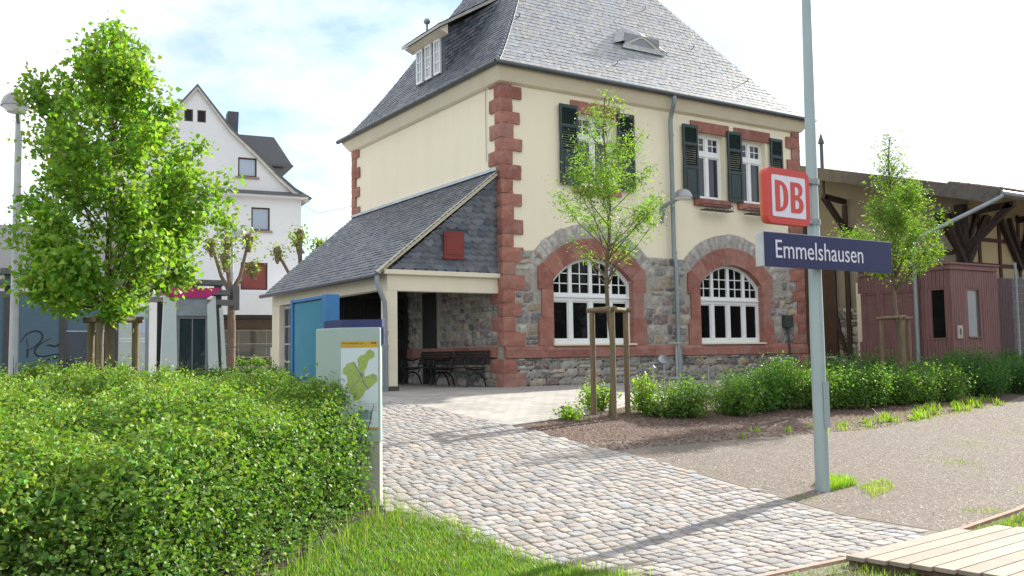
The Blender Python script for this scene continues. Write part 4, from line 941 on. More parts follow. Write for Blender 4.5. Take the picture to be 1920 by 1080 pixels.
# ================================================================ HEDGES AND SHRUBS
def vol_noise(x, y, s=1.):
    return .5 * math.sin(x * 2.9 * s + 1.3 * math.sin(y * 2.1 * s)) + .35 * math.sin(y * 3.7 * s + 1.1 + x) + .15 * math.sin((x + y) * 7.3 * s)
def hedge(name, label, poly, h, nleaf, size, col, core, seed=1, amp=.09, cat='hedge', stems=40, fall=0):
    rng = np.random.default_rng(seed); rnd = random.Random(seed)
    xs = [p[0] for p in poly]; ys = [p[1] for p in poly]; cx, cy = sum(xs) / len(xs), sum(ys) / len(ys)
    t = thing(name, label, cat, (cx, cy, g(cy)))
    # distance to the edge rounds the shoulders
    E = [(np.array(poly[i - 1]), np.array(poly[i])) for i in range(len(poly))]
    def edged(x, y):
        dd_ = 9.
        for a, b2 in E:
            ab = b2 - a; q = np.clip(((x - a[0]) * ab[0] + (y - a[1]) * ab[1]) / (ab @ ab), 0, 1); dd_ = np.minimum(dd_, np.hypot(x - a[0] - q * ab[0], y - a[1] - q * ab[1]))
        return dd_
    P = []; N = 0
    while N < nleaf:
        X = rng.uniform(min(xs), max(xs), 20000); Y = rng.uniform(min(ys), max(ys), 20000)
        ins = np.array([inside(poly, a, b2) for a, b2 in zip(X, Y)]); X, Y = X[ins], Y[ins]; D = edged(X, Y)
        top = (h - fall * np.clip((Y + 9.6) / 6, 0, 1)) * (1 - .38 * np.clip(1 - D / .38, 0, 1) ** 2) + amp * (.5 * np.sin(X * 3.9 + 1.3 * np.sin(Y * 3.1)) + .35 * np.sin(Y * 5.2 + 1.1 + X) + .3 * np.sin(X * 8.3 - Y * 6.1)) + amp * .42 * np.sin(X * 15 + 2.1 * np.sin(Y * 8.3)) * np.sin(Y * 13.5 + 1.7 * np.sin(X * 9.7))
        side = (D < .26) & (rng.random(len(X)) < .95)
        dep = np.abs(rng.normal(0, .11, len(X))); Z = top - dep + (rng.random(len(X)) < .06) * rng.uniform(0, .16, len(X))
        Z = np.where(side, rng.uniform(.01, 1, len(X)) ** 1.15 * top, Z)
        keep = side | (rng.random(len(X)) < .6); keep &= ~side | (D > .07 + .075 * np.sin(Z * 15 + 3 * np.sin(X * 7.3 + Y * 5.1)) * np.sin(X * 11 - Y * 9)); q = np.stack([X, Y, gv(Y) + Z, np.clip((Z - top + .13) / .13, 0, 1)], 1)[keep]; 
        gap = np.sin(q[:, 0] * 9.1 + q[:, 2] * 7.7) * np.sin(q[:, 1] * 8.3 - q[:, 2] * 6.1 + 1.7); q = q[(gap > -.45) | (rng.random(len(q)) < .4)]
        P.append(q); N += len(q)
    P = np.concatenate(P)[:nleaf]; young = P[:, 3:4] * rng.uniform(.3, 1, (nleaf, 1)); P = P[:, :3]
    cl_ = np.array(col)[None] * (1 + young * np.array([[.55, .28, -.1]]))  # fresh-shoot tint by height, also carrying the sunlit brightness of the hedge top
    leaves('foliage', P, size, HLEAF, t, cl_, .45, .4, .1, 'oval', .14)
    # dark twiggy inside: inset lumpy body
    b = MB()
    for i in range(stems * 5):
        while True:
            x, y = rnd.uniform(min(xs), max(xs)), rnd.uniform(min(ys), max(ys))
            if inside(poly, x, y) and edged(x, y) > .2: break
        z0 = g(y); hh = h * rnd.uniform(.6, .95); lx, ly = rnd.uniform(-.15, .15), rnd.uniform(-.15, .15)
        b.tube([(x, y, z0 - .02), (x + lx * .4, y + ly * .3, z0 + hh * .5), (x + lx, y + ly, z0 + hh)], [.008, .006, .003], 4, cap=False)
    b.build('stems', mat('twig', (.09, .06, .04), .9), t)
    # larger, slightly darker leaves filling the inside
    n2 = nleaf // 3; X = rng.uniform(min(xs), max(xs), n2 * 3); Y = rng.uniform(min(ys), max(ys), n2 * 3); ins = np.array([inside(poly, a, b2) for a, b2 in zip(X, Y)]); X, Y = X[ins][:n2], Y[ins][:n2]; D = edged(X, Y); k_ = D > .16; X, Y = X[k_], Y[k_]
    near = rng.random(len(X)); Z = (h - fall * np.clip((Y + 9.6) / 6, 0, 1)) * (.12 + .72 * near)
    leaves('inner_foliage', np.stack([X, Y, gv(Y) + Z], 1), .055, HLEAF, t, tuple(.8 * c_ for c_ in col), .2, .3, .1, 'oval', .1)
    return t
GR = (.135, .25, .05)
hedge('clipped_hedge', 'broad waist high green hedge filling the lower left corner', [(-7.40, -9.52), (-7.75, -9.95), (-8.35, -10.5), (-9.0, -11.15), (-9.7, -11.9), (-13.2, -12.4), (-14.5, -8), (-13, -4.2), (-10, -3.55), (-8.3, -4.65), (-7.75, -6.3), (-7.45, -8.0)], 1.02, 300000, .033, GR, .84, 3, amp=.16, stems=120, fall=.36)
hedge('low_hedge', 'low green hedge strip, darkened for the building shadow, behind the broad hedge, towards the blue display case', [(-7.6, -6.3), (-8.1, -4.5), (-7.6, -1.0), (-5.6, -.4), (-5.4, -2.2), (-6.3, -4.0), (-7.2, -6.2)], .5, 22000, .036, (.07, .15, .03), .85, 4)  # building shadow over this strip is put into the darker leaf colour
def shrub(label, x, y, r, h, n, col, size=.045, seed=0, group='shrubs in the mulch bed', name='leafy_shrub', cat='shrub', stems=14, taper=.5):
    rng = np.random.default_rng(seed + 100); rnd = random.Random(seed); z0 = g(y)
    t = thing(name, label, cat, (x, y, z0), 0, group); b = MB(); cl = []
    for i in range(stems):
        a = rnd.uniform(0, 6.28); q = rnd.random() ** .5; hh = h * rnd.uniform(.6, 1.05) * (1 - .25 * q); tip = (x + r * q * math.cos(a), y + r * q * math.sin(a), z0 + hh); bs = (x + r * .35 * q * math.cos(a), y + r * .35 * q * math.sin(a), z0 - .02)
        b.tube([bs, ((bs[0] + tip[0]) / 2, (bs[1] + tip[1]) / 2, z0 + hh * .55), tip], [.008, .006, .002], 4, cap=False)
        for k in range(7): f = .22 + .78 * k / 6; cl.append((bs[0] + (tip[0] - bs[0]) * f, bs[1] + (tip[1] - bs[1]) * f, z0 + hh * f, .05 + .10 * (1 - abs(f - .6))))
    b.build('stems', mat('twig', None), t)
    C = np.array(cl); pk = rng.integers(0, len(C), n); P = C[pk, :3] + rng.normal(size=(n, 3)) * (C[pk, 3:4] * (.6 + r * .5)); P = P[P[:, 2] > z0 + .03]
    leaves('foliage', P, size, LEAF, t, col, .45, .4, .1, 'oval', .12); return t
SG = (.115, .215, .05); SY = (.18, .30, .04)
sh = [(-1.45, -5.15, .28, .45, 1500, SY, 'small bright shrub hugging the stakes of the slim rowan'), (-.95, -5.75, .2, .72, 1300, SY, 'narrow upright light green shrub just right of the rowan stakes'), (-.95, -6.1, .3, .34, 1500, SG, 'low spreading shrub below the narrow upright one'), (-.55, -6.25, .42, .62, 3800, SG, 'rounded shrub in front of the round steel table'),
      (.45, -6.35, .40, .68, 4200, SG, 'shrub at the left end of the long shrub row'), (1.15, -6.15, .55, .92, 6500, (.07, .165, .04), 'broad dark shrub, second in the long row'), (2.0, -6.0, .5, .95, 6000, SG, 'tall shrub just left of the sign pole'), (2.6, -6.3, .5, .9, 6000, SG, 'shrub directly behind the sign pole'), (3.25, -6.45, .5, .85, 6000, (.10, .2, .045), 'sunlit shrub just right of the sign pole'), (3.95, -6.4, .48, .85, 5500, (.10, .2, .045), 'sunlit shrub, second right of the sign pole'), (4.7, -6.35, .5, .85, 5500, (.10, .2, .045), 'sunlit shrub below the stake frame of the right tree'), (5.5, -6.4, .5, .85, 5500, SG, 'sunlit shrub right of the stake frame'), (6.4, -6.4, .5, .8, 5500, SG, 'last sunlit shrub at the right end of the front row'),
      (3.2, -5.0, .55, .9, 5000, (.06, .14, .035), 'darker shrub behind the sign pole in the rear row'), (4.6, -5.0, .6, .9, 5500, (.06, .14, .035), 'darker shrub behind the stake frame base'), (6.0, -5.1, .65, 1.0, 5500, (.06, .14, .035), 'dark shrub before the corner of the red hut'), (7.3, -5.2, .65, .95, 5500, (.06, .14, .035), 'dark shrub under the hut window'), (8.6, -5.6, .7, 1.05, 6500, (.05, .13, .035), 'large shaded shrub at the right edge of the photo'), (9.2, -4.9, .65, 1.0, 5000, (.05, .13, .035), 'shaded shrub behind the large one at the right edge'), (9.7, -6.0, .6, .95, 5000, (.05, .13, .035), 'shade-darkened shrub cut by the right edge, nearer the gravel'), (10.6, -5.5, .65, 1.05, 5000, (.05, .13, .035), 'shade-darkened shrub cut by the right edge, nearer the platform'), (8.0, -6.2, .5, .75, 4500, (.05, .13, .035), 'shaded shrub at the front right end, beside the gravel')]  # right-edge shrubs carry the goods shed's shade in their darker leaf colour
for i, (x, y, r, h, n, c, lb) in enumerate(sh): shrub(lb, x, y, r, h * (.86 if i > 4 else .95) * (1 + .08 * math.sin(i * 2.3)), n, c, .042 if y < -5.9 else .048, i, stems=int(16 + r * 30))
shrub('small bright green tuft at the edge of the concrete paving', -2.55, -5.85, .13, .13, 500, SY, .05, 55, None, 'weed_tuft', 'weed', 10)
# blades: grass and weeds
def blades(P, h, wd, col, name, parent=None, lean=.45, kind=None, hvar=.5, material=None, two=True):
    n = len(P); a = RNG.uniform(0, 6.28, n); hh = h * (1 + hvar * RNG.uniform(-1, 1, n)); hh = hh if np.ndim(h) == 0 else hh; ln_ = lean * RNG.uniform(.2, 1, n) * hh
    dx_, dy_ = np.cos(a), np.sin(a); px_, py_ = -dy_, dx_; w_ = wd * RNG.uniform(.6, 1.3, n); z = np.zeros(n)
    def at(f, s, bend): return np.stack([P[:, 0] + dx_ * ln_ * bend + px_ * w_ * s, P[:, 1] + dy_ * ln_ * bend + py_ * w_ * s, P[:, 2] + hh * f], 1)
    V = np.stack([at(0, -1, 0), at(0, 1, 0), at(.55, .8, .3), at(.55, -.8, .3), at(.97, .05, 1.), at(.97, -.05, 1.)], 1).reshape(-1, 3)
    FT = np.array([(0, 1, 2, 3), (3, 2, 4, 5)]); Fc = (FT[None] + 6 * np.arange(n)[:, None, None]).reshape(-1, 4)
    c = np.array(col)[None] * (1 + RNG.uniform(-.35, .35, (n, 1))); c = np.clip(c * (1 + .12 * RNG.normal(size=(n, 3))), .01, .8)
    dry = RNG.random(n) < .05; c[dry] = (.34, .28, .14)
    o = npmesh(name, V, Fc, material or GRASSM, parent, np.repeat(c, 2, 0), 4)
    if kind: tag(o, kind=kind)
    return o
def scatter(poly, n):
    xs = [p[0] for p in poly]; ys = [p[1] for p in poly]; P = []
    while len(P) < n:
        x = random.uniform(min(xs), max(xs)); y = random.uniform(min(ys), max(ys))
        if inside(poly, x, y): P.append((x, y, g(y)))
    return np.array(P)
GP = [(-7.33, -9.72), (-7.05, -10.4), (-7.05, -11.3), (-6.75, -12.3), (-6.9, -13.6), (-10.5, -13.6), (-9.6, -11.8), (-8.9, -11.0), (-8.2, -10.3), (-7.7, -9.85)]
sheet('lawn_soil', [(-7.22, -9.35), (-7.12, -10.4), (-7.12, -11.3), (-6.85, -12.3), (-6.6, -40), (-40, -40), (-40, -3), (-8, -3), (-7.3, -6)], .007, SOIL)
blades(scatter(GP, 70000), .042, .0035, (.13, .245, .035), 'lawn_grass', kind='stuff', lean=.8)
blades(scatter([(-7.3, -9.4), (-7.15, -9.95), (-8.5, -11.0), (-9.4, -12.1), (-9.6, -11.8), (-8.9, -11.0), (-8.2, -10.3), (-7.6, -9.75)], 420), .2, .0025, (.18, .27, .06), 'tall_grass', kind='stuff', lean=.5)
blades(scatter([(-7.3, -9.4), (-6.98, -10.4), (-6.98, -11.3), (-6.6, -12.3), (-6.9, -12.3), (-7.2, -11), (-7.3, -10)], 500), .09, .0025, (.18, .28, .06), 'verge_grass', kind='stuff', lean=.6)
# kerb edging and lawn to the right of it
sheet('lawn_soil_strip', [(-7.4, -12.93), (-3.5, -12.70), (-2.15, -12.45), (.5, -12.0), (3, -12.4), (3, -16), (-7.4, -16)], .009, SOIL)
b = MB()
for a, c in (((-6.9, -12.80), (-5.15, -12.79)), ((-5.148, -12.79), (-3.45, -12.64)), ((-3.448, -12.64), (-2.15, -12.41)), ((-2.148, -12.41), (.3, -11.8))): b.beam((*a, -.86), (*c, -.86), .05, .09, col=random.choice(((.36, .2, .15), (.32, .18, .14), (.4, .26, .2))))
tag(b.build('path_edging', SANDSTONE, bevel=.004), 'narrow reddish edging strip between cobbles and the wooden deck', 'edging')
blades(scatter([(-3.45, -12.72), (-2.15, -12.5), (.5, -11.9), (3, -12.2), (2, -14.5), (-2.9, -13.6)], 22000), .05, .0038, (.15, .26, .04), 'lawn_grass', kind='stuff', lean=.8)
blades(scatter([(-6.6, -12.86), (-5.2, -12.86), (-5.0, -13.4), (-6.4, -13.6)], 1600), .045, .003, (.15, .24, .05), 'verge_grass', kind='stuff', lean=.8)
blades(scatter([(-2.75, -10.8), (-2.2, -10.7), (-2.3, -10.35), (-2.7, -10.5)], 1200), .09, .003, (.22, .36, .04), 'pole_foot_grass', kind='stuff', lean=.7)
blades(scatter([(-2.65, -11.2), (-1.95, -11.0), (-1.6, -10.6), (-2.3, -10.75)], 700), .035, .003, (.24, .33, .06), 'pole_foot_grass', kind='stuff', lean=.9)
pp = []
for (x, y, s, n) in ((.2, -10.4, .35, 260), (1.8, -9.6, .5, 260), (-.8, -11.9, .3, 220), (2.6, -11.2, .6, 340), (-2.3, -12.2, .25, 250), (.9, -11.5, .4, 260), (4, -9.5, .8, 300), (-3.3, -10.9, .2, 150)):
    q = RNG.normal(size=(n, 2)) * s * .5 + (x, y); pp.append(np.stack([q[:, 0], q[:, 1], gv(q[:, 1])], 1))
blades(np.concatenate(pp), .022, .003, (.2, .27, .06), 'sparse_gravel_grass', kind='stuff', lean=1.)
q = scatter([(.6, -7.55), (7.5, -6.6), (7.9, -7.0), (4, -7.9), (.8, -8.3)], 1500); blades(q, .03, .004, (.26, .34, .06), 'moss_fringe', kind='stuff', lean=1.)
k = 0; WL = []
for i in range(30):
    x = -1.2 + 8.6 * (i / 30) ** .75; y = -8.0 + .17 * max(0, x - 1) + random.uniform(-.25, .3); dense = x > 2; n = 26 if dense else 14
    q = RNG.normal(size=(n, 2)) * (.055 if dense else .04) + (x, y); WL.append((q, x, y, dense))
for q, x, y, dense in WL:
    P = np.stack([q[:, 0], q[:, 1], gv(q[:, 1])], 1); o = blades(P, .12 if dense else .08, .010, (.20, .32, .04), 'weed', lean=.7)
    tag(o, 'yellow green broad leaved weed sprouting at the edge of the gravel below the shrubs', 'weed', 'weeds at the gravel edge')
# wooden deck
dk = thing('wooden_deck', 'weathered plank platform in the lower right corner', 'deck', (-4.4, -13.3, -.85))
ax = Vector((-3.63 + 5.15, -12.72 + 12.84, 0)).normalized(); ay = Vector((ax.y, -ax.x, 0)); o = Vector((-5.27, -12.88, 0))
for i in range(9):
    wd = .138; s0 = i * .148; b = MB(); c = random.choice([(.31, .25, .19), (.26, .215, .17), (.34, .27, .21), (.28, .235, .19)])
    st_ = s0 * .22 ; en = 1.58 + (i > 0) * .34 + i * .05
    M = Matrix((ax, -ay, Vector((0, 0, 1)))).transposed().to_4x4(); M.translation = o
    b.box((st_, -s0 - wd, -.80), (en, -s0, -.768), c, M); b.build('plank', DECKM, dk, bevel=.004)
b = MB(); M = Matrix((ax, -ay, Vector((0, 0, 1)))).transposed().to_4x4(); M.translation = o
b.box((.02, -.05, -.86), (1.5, -.01, -.803), (.16, .1, .07), M); b.beam(o + ax * .05 + Vector((0, 0, -.83)), o + ax * .38 + ay * 1.45 + Vector((0, 0, -.83)), .045, .05, col=(.16, .09, .06)); b.build('joist', DECKM, dk)

# ================================================================ STEEL TABLE AND STOOLS, BIKE HOOPS
def disc_thing(name, label, cat, x, y, h, r, group=None, tilt=0, pr=.028):
    t = thing(name, label, cat, (x, y, g(y)), 0, group); z = g(y)
    MB().tube([(x, y, z), (x, y, z + h)], pr, 12).lathe([(.07, 0), (.07, .012)], (x, y, z), 14).build('post', STEEL, t, smooth=True)
    ax_ = (math.sin(tilt) * -.5, math.sin(tilt) * -.85, math.cos(tilt)); MB().lathe([(r, 0), (r, .022)], (x, y, z + h + (r * .5 * math.sin(tilt))), 28, ax_).build('seat' if r < .2 else 'table_top', STEEL, t, smooth=True)
    return t
disc_thing('standing_table', 'tall round steel standing table beside the downpipe', 'table', 2.5, -2.8, .9, .25)
disc_thing('steel_stool', 'left round steel stool on a thin post before the plinth', 'stool', 1.76, -2.89, .5, .11, 'round steel stools')
disc_thing('steel_stool', 'steel stool whose round seat is tilted up towards the viewer', 'stool', 2.28, -2.65, .52, .12, 'round steel stools', rad(48))
disc_thing('steel_stool', 'right round steel stool standing free of the table', 'stool', 3.43, -2.78, .48, .11, 'round steel stools')
disc_thing('low_table', 'low wide steel disc table half hidden by the shrubs', 'table', 1.95, -3.5, .25, .33, None, 0, .05)
def hoop(label, x, y):
    b = MB(); b.tube([(x - .22, y, 0)] + [(x - .22 + .08 - .08 * math.cos(t), y, .46 + .08 * math.sin(t)) for t in np.linspace(0, PI / 2, 5)] + [(x + .22 - .08 + .08 * math.sin(t), y, .46 + .08 * math.cos(t)) for t in np.linspace(0, PI / 2, 5)] + [(x + .22, y, 0)], .022, 8)
    tag(b.build('bike_hoop', STEEL, smooth=True), label, 'bike stand', 'bicycle hoops')
hoop('steel bicycle hoop behind the shrubs, left of the sign pole', 6.43, -2.34); hoop('steel bicycle hoop behind the shrubs, right of the sign pole', 7.85, -2.5)

# ================================================================ GOODS SHED
gs = thing('goods_shed', 'timber framed goods shed with broad overhanging roof on brackets beside the station', 'building', (16, -1, .0))
GY, GX = -3.0, 13.0
PANEL = mat('shed_render', (.40, .33, .18), .9, .06, 1.5); PANELD = mat('shaded_gable_render', (.25, .22, .165), .9, .06, 1.5)  # PANELD: gable render with the shade under the roof in its colour
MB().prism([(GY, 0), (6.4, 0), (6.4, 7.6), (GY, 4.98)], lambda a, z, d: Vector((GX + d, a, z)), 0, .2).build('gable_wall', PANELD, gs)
MB().box((GX + .2, GY, 0), (30, GY + .2, 4.98)).build('front_wall', PANEL, gs)
b = MB(); TW = .16
for y in (-2.95, -.9, .75, 2.3): b.box((GX - .05, y, .4), (GX - .001, y + TW, 4.4 + (y + 3) * .2))
b.beam((GX - .03, .95, .5), (GX - .03, 1.6, 2.9), .12, .05, (1, 0, 0)); b.beam((GX - .03, -.7, 3.2), (GX - .03, .7, 4.4), .14, .05, (1, 0, 0))
b.box((GX - .048, -2.79, 3.3), (GX - .002, 2.3, 3.42))
b.build('gable_timber', OLDWOOD, gs)
b = MB(); b.box((GX - .28, -3.12, .4), (GX - .05, -2.86, 4.6)); b.build('corner_post', OLDWOOD, gs)
b = MB()
for x in (13.55, 14.55, 15.55, 16.55, 18, 19.5): b.box((x, GY - .04, .4), (x + .12, GY - .001, 4.5))
for z in (2.95, 3.65): b.box((13, GY - .038, z), (30, GY - .002, z + .1))
b.build('red_framing', REDWOOD, gs)
MB().box((GX - .06, 1.25, .35), (GX - .0, 3.3, 3.9)).build('sliding_door', mat('brown_door', (.07, .035, .022), .85, .2, 6), gs)
b = MB(); rubble(b, lambda a, z, d: Vector((GX - .0 - d, a, z)), -.2, 1.24, .3, 2.0, lambda x, z: False); b.build('stone_infill', STONE, gs, smooth=True)
MB().box((GX - .32, .12, .3), (GX - .1, .32, 2.7)).build('white_post', CREAM, gs)
MB().box((10.3, -4.7, 0), (30, -3.001, .38)).box((10.35, -3.0, 0), (GX, 2.2, .37)).build('loading_platform', mat('platform_concrete', (.2, .18, .16), .9), gs)
# roof: pitch towards -Y
ya, za, yb, zb = -4.5, 4.66, 6.5, 7.74
b = MB(); b.prism([(ya, za), (yb, zb), (yb, zb - .07), (ya, za - .07)], lambda a, z, d: Vector((d, a, z)), 11.97, 30); b.build('roof', mat('underside_boards', (.05, .04, .03), .9), gs)
b = MB(); b.beam((11.94, ya - .03, za - .14), (11.94, yb, zb - .14), .05, .36); b.build('verge_board', mat('weathered_board', (.14, .125, .11), .9, .25, 4, .3, 20, noise2=(2, .5, .7, (.1, .11, .07))), gs)
b = MB()
for k, y in enumerate(np.arange(ya, ya + 1.2, .28)):
    for x in np.arange(12.0, 22, .2):
        z = za + (y - ya) * .28 + .03; b.tube([(x + .1, y - .05, z), (x + .1, y + .25, z + .085)], [.085, .07], 7, random.choice([(.16, .09, .07), (.12, .09, .08), (.2, .12, .09), (.1, .1, .07)]))
b.build('roof_tiles', mat('old_clay_tile', None, .9, .25, 8, .3, 30, attr=True), gs, smooth=True)
b = MB(); b.tube([(12.0, ya - .1, za - .05), (30, ya - .1, za - .05)], .07, 10)
b.tube([(12.02, ya - .1, za - .12), (11.9, ya - .05, za - .2), (10.66, -3.2, 3.58), (10.5, -3.08, 3.45)], .055, 10); b.tube([(10.5, -3.08, 3.5), (10.5, -3.08, 3.2), (10.5, -3.08, .05)], .055, 10); b.build('gutter_pipe', ZINC, gs, smooth=True)
for x in (12.86, 15.6, 18.5):
    b = MB()
    b.beam((x, GY, 3.25), (x, ya + .15, 4.42), .14, .16); b.beam((x, GY + .0, 4.35), (x, ya + .05, 4.42), .14, .16); b.beam((x, GY, 2.9), (x, GY - .75, 4.2), .1, .12)
    for s in (-1, 1): b.beam((x + s * .08, GY - .08, 3.0), (x + s * 1.05, GY - .1, 4.35), .12, .14); b.beam((x + s * .08, GY - .07, 3.45), (x + s * .55, GY - .09, 4.35), .1, .1)
    b.build('roof_bracket', OLDWOOD, gs)
for y in (-2.9, .75, 2.35):
    b = MB(); zz = 4.4 + (y + 3) * .28; b.beam((GX, y + .08, zz - 1.1), (12.0, y + .08, zz - .12), .14, .14); b.beam((GX, y + .08, zz - .2), (12.0, y + .08, zz - .1), .14, .14)
    b.build('roof_bracket', OLDWOOD, gs)
b = MB(); b.tube([(12.6, 1.3, 5.5), (12.6, 1.3, 7.15)], .055, 8).lathe([(.1, 0), (.09, .08), (.02, .3)], (12.6, 1.3, 7.12), 8); b.build('vent_pipe', GREYM, gs)

# ================================================================ RED HUT
rh = thing('red_hut', 'dull red boarded kiosk hut with dark windows and flat cornice under the goods shed roof', 'hut', (11.4, -2.6, .4))
hx0, hx1, hy0, hy1, hz0, hz1 = 10.62, 12.66, -3.95, -1.35, .43, 2.80
fl = lambda a, z, d: Vector((hx0 - d, a, z)); ff = lambda a, z, d: Vector((a, hy0 - d, z))
LW = [[(-3.78, .98), (-3.78, 2.18), (-3.42, 2.18), (-3.42, .98)], [(-2.95, .98), (-2.95, 2.18), (-2.05, 2.18), (-2.05, .98)], [(-1.85, .98), (-1.85, 2.18), (-1.5, 2.18), (-1.5, .98)]]
MB().prism([(hy0, hz0), (hy1, hz0), (hy1, hz1), (hy0, hz1)], fl, 0, -.08, LW).build('left_boards', REDPAINT, rh)
MB().prism([(hx0 + .08, hz0), (hx1, hz0), (hx1, hz1), (hx0 + .08, hz1)], ff, 0, -.08, [[(11.35, 1.0), (11.35, 2.18), (11.88, 2.18), (11.88, 1.0)]]).build('front_boards', REDPAINT, rh)
b = MB()
for y in np.arange(hy0 + .06, hy1, .105):
    for z0_, z1_ in ((hz0, .93), (2.23, hz1 - .13)): b.box((hx0 - .014, y, z0_), (hx0 - .001, y + .09, z1_))
for y in (-3.92, -3.33, -3.22, -3.1, -1.95, -1.44): b.box((hx0 - .013, y, .93), (hx0 - .001, y + .08, 2.23))
for x in np.arange(hx0 + .01, hx1, .105):
    sp_ = [(hz0, hz1 - .13)] if not (11.26 < x < 11.92) else [(hz0, .95), (2.23, hz1 - .13)]
    for z0_, z1_ in sp_: b.box((x, hy0 - .014, z0_), (x + .09, hy0 - .001, z1_))
b.build('cover_boards', REDPAINT, rh)
b = MB(); b.box((hx0 - .05, hy0 - .05, hz1 - .12), (hx0 - .0145, hy1, hz1 - .0)).box((hx0 - .05, hy0 - .05, hz1 - .12), (hx1 + .02, hy0 - .0145, hz1 - .001)) if False else None
b.box((hx0 - .05, hy0 - .05, hz1 - .12), (hx1 + .03, hy1, hz1)).box((hx0 - .09, hy0 - .09, hz1 + .001), (hx1 + .07, hy1, hz1 + .05)); b.build('cornice', REDPAINT, rh, bevel=.008)
b = MB(); b.box((hx0 - .03, hy0 - .03, hz0 - .05), (hx1, hy1, hz0 - .001)); b.build('base_board', REDPAINT, rh)
b = MB()
for L0 in LW[1:]:
    n = 9
    for i in range(n): z = .98 + 1.2 * i / n; b.box((hx0 + .025, L0[0][0], z + .003), (hx0 + .06, L0[2][0], z + 1.2 / n - .003))
b.build('shutter_panel', REDPAINT, rh)
MB().box((hx0 + .05, -3.8, .96), (hx0 + .056, -3.4, 2.2)).build('side_window', GLASSD, rh); MB().box((11.33, hy0 + .05, .98), (11.9, hy0 + .056, 2.2)).build('front_window', glassmat('hut_glass', (.12, .14, .14)), rh)
b = MB(); b.box((hx0 - .03, -3.80, .94), (hx0 + .02, -3.40, .978)).box((11.32, hy0 - .04, .96), (11.92, hy0 + .02, .998)); b.build('window_sill', REDPAINT, rh)
MB().box((10.78, hy0 - .06, .95), (10.99, hy0 - .0145, 1.28)).build('switch_box', mat('box_beige', (.42, .38, .3), .6), rh, bevel=.01)
MB().box((10.86, hy0 - .068, 1.05), (10.9, hy0 - .061, 1.2)).build('switch_slot', IRON, rh)

# ================================================================ MESH FENCE
mf = thing('mesh_fence', 'grey wire mesh fence panel with posts at the right edge', 'fence', (13.4, -4.3, .4))
b = MB()
for x in (12.9, 15.2): MB().tube([(x, -4.35, .0), (x, -4.35, 2.9)], .035, 8).build('post', ZINC, mf, smooth=True)
for x in np.arange(12.7, 15.2, .05): b.tube([(x, -4.36, .5), (x, -4.36, 2.55)], .0035, 4, cap=False)
for z in np.arange(.5, 2.6, .2): b.tube([(12.7, -4.365, z), (15.2, -4.365, z)], .005, 4, cap=False)
b.build('wire_mesh', ZINC, mf)
bf = MB()
for x in np.arange(12.8, 16, .14): bf.box((x, -3.8, .55), (x + .13, -3.77, 2.55))
tag(bf.build('board_screen', mat('purple_boards', (.11, .07, .075), .85, .15, 5)), 'dull purple boarded screen behind the wire mesh fence', 'screen')

# ================================================================ STREET LAMPS
def lamp_post(label, x, y, h, r, az):
    z = g(y); t = thing('street_lamp', label, 'street lamp', (x, y, z), 0, 'street lamps with domed heads')
    MB().tube([(x, y, z - .05), (x, y, z + h * .3), (x, y, z + h)], [.075, .065, .05], 12).build('pole', mat('lamp_pole_grey', (.45, .47, .47), .45, metal=.2), t, smooth=True)
    hx, hy = x + .32 * math.cos(az), y + .32 * math.sin(az)
    MB().beam((x, y, z + h - .35), (hx, hy, z + h - .14), .05, .05).build('arm', ZINC, t)
    MB().lathe([(r, 0), (r * .98, r * .2), (r * .82, r * .6), (r * .55, r * .86), (r * .2, r * .98), (.01, r)], (hx, hy, z + h - .14), 18).build('lamp_shade', mat('lamp_shell', None), t, smooth=True)
    MB().lathe([(r * .6, -.09), (r * .9, -.001)], (hx, hy, z + h - .14), 18).build('diffuser', WHITEP, t, smooth=True)
lamp_post('street lamp standing by the pollard tree before the white gabled house', -.15, 20.3, 5.6, .27, .2)
lamp_post('street lamp half hidden behind the linden crown at the left edge', -9.62, -.4, 4.95, .24, -1.75)

# ================================================================ WHITE GABLED HOUSE
wh = thing('white_house', 'white rendered house with steep bell-cast gable, small windows and slate chimney', 'house', (.4, 28.3, .3))
ca = rad(-8); e1 = Vector((math.cos(ca), math.sin(ca), 0)); e2 = Vector((-math.sin(ca), math.cos(ca), 0)); H0 = Vector((.35, 28.1, 0)); HW = 5.05
hf = lambda a, z, d: H0 + e1 * a - e2 * d + Vector((0, 0, z))
WZ = .3; EZ = 8.8; TZ = 14.05
side = [(HW + .42, EZ + .02), (4.75, EZ + .42), (3.9, EZ + 1.12), (2.9, EZ + 2.1), (1.6, TZ - 2.0)]
holes = []
wins = [(-.38, 12.5, .40, .60), (.22, 12.5, .40, .60), (2.40, 10.15, .90, .95), (3.05, 7.6, .90, 1.15), (-1.2, 10.15, .90, .95), (-1.2, 7.6, .90, 1.15), (-3.4, 7.6, .90, 1.15), (2.75, 4.75, 1.3, 1.35)]
wins = [(a - .0, z, w_, h_) for a, z, w_, h_ in wins]
def rect(a, z, w_, h_): return [(a - w_ / 2, z - h_ / 2), (a - w_ / 2, z + h_ / 2), (a + w_ / 2, z + h_ / 2), (a + w_ / 2, z - h_ / 2)]
outl = [(-HW, 0), (HW, 0), (HW, EZ)] + [(x - .12, z - .08) for x, z in side[1:]] + [(0, TZ - .15)] + [(-x + .12, z - .08) for x, z in side[:0:-1]] + [(-HW, EZ)]
MB().prism(outl, hf, 0, -.3, [rect(*q) for q in wins]).build('gable_wall', WHITEWALL, wh)
MB().prism([(-HW, .0), (-HW, EZ), (HW, EZ), (HW, 0)], hf, -9, -9.3).build('rear_wall', WHITEWALL, wh)
b = MB()
for s in (-1, 1):
    P_ = [hf(s * HW, 0, -.3), hf(s * HW, 0, -9), hf(s * HW, EZ, -9), hf(s * HW, EZ, -.3)]; b.face(P_)
b.build('side_wall', WHITEWALL, wh)
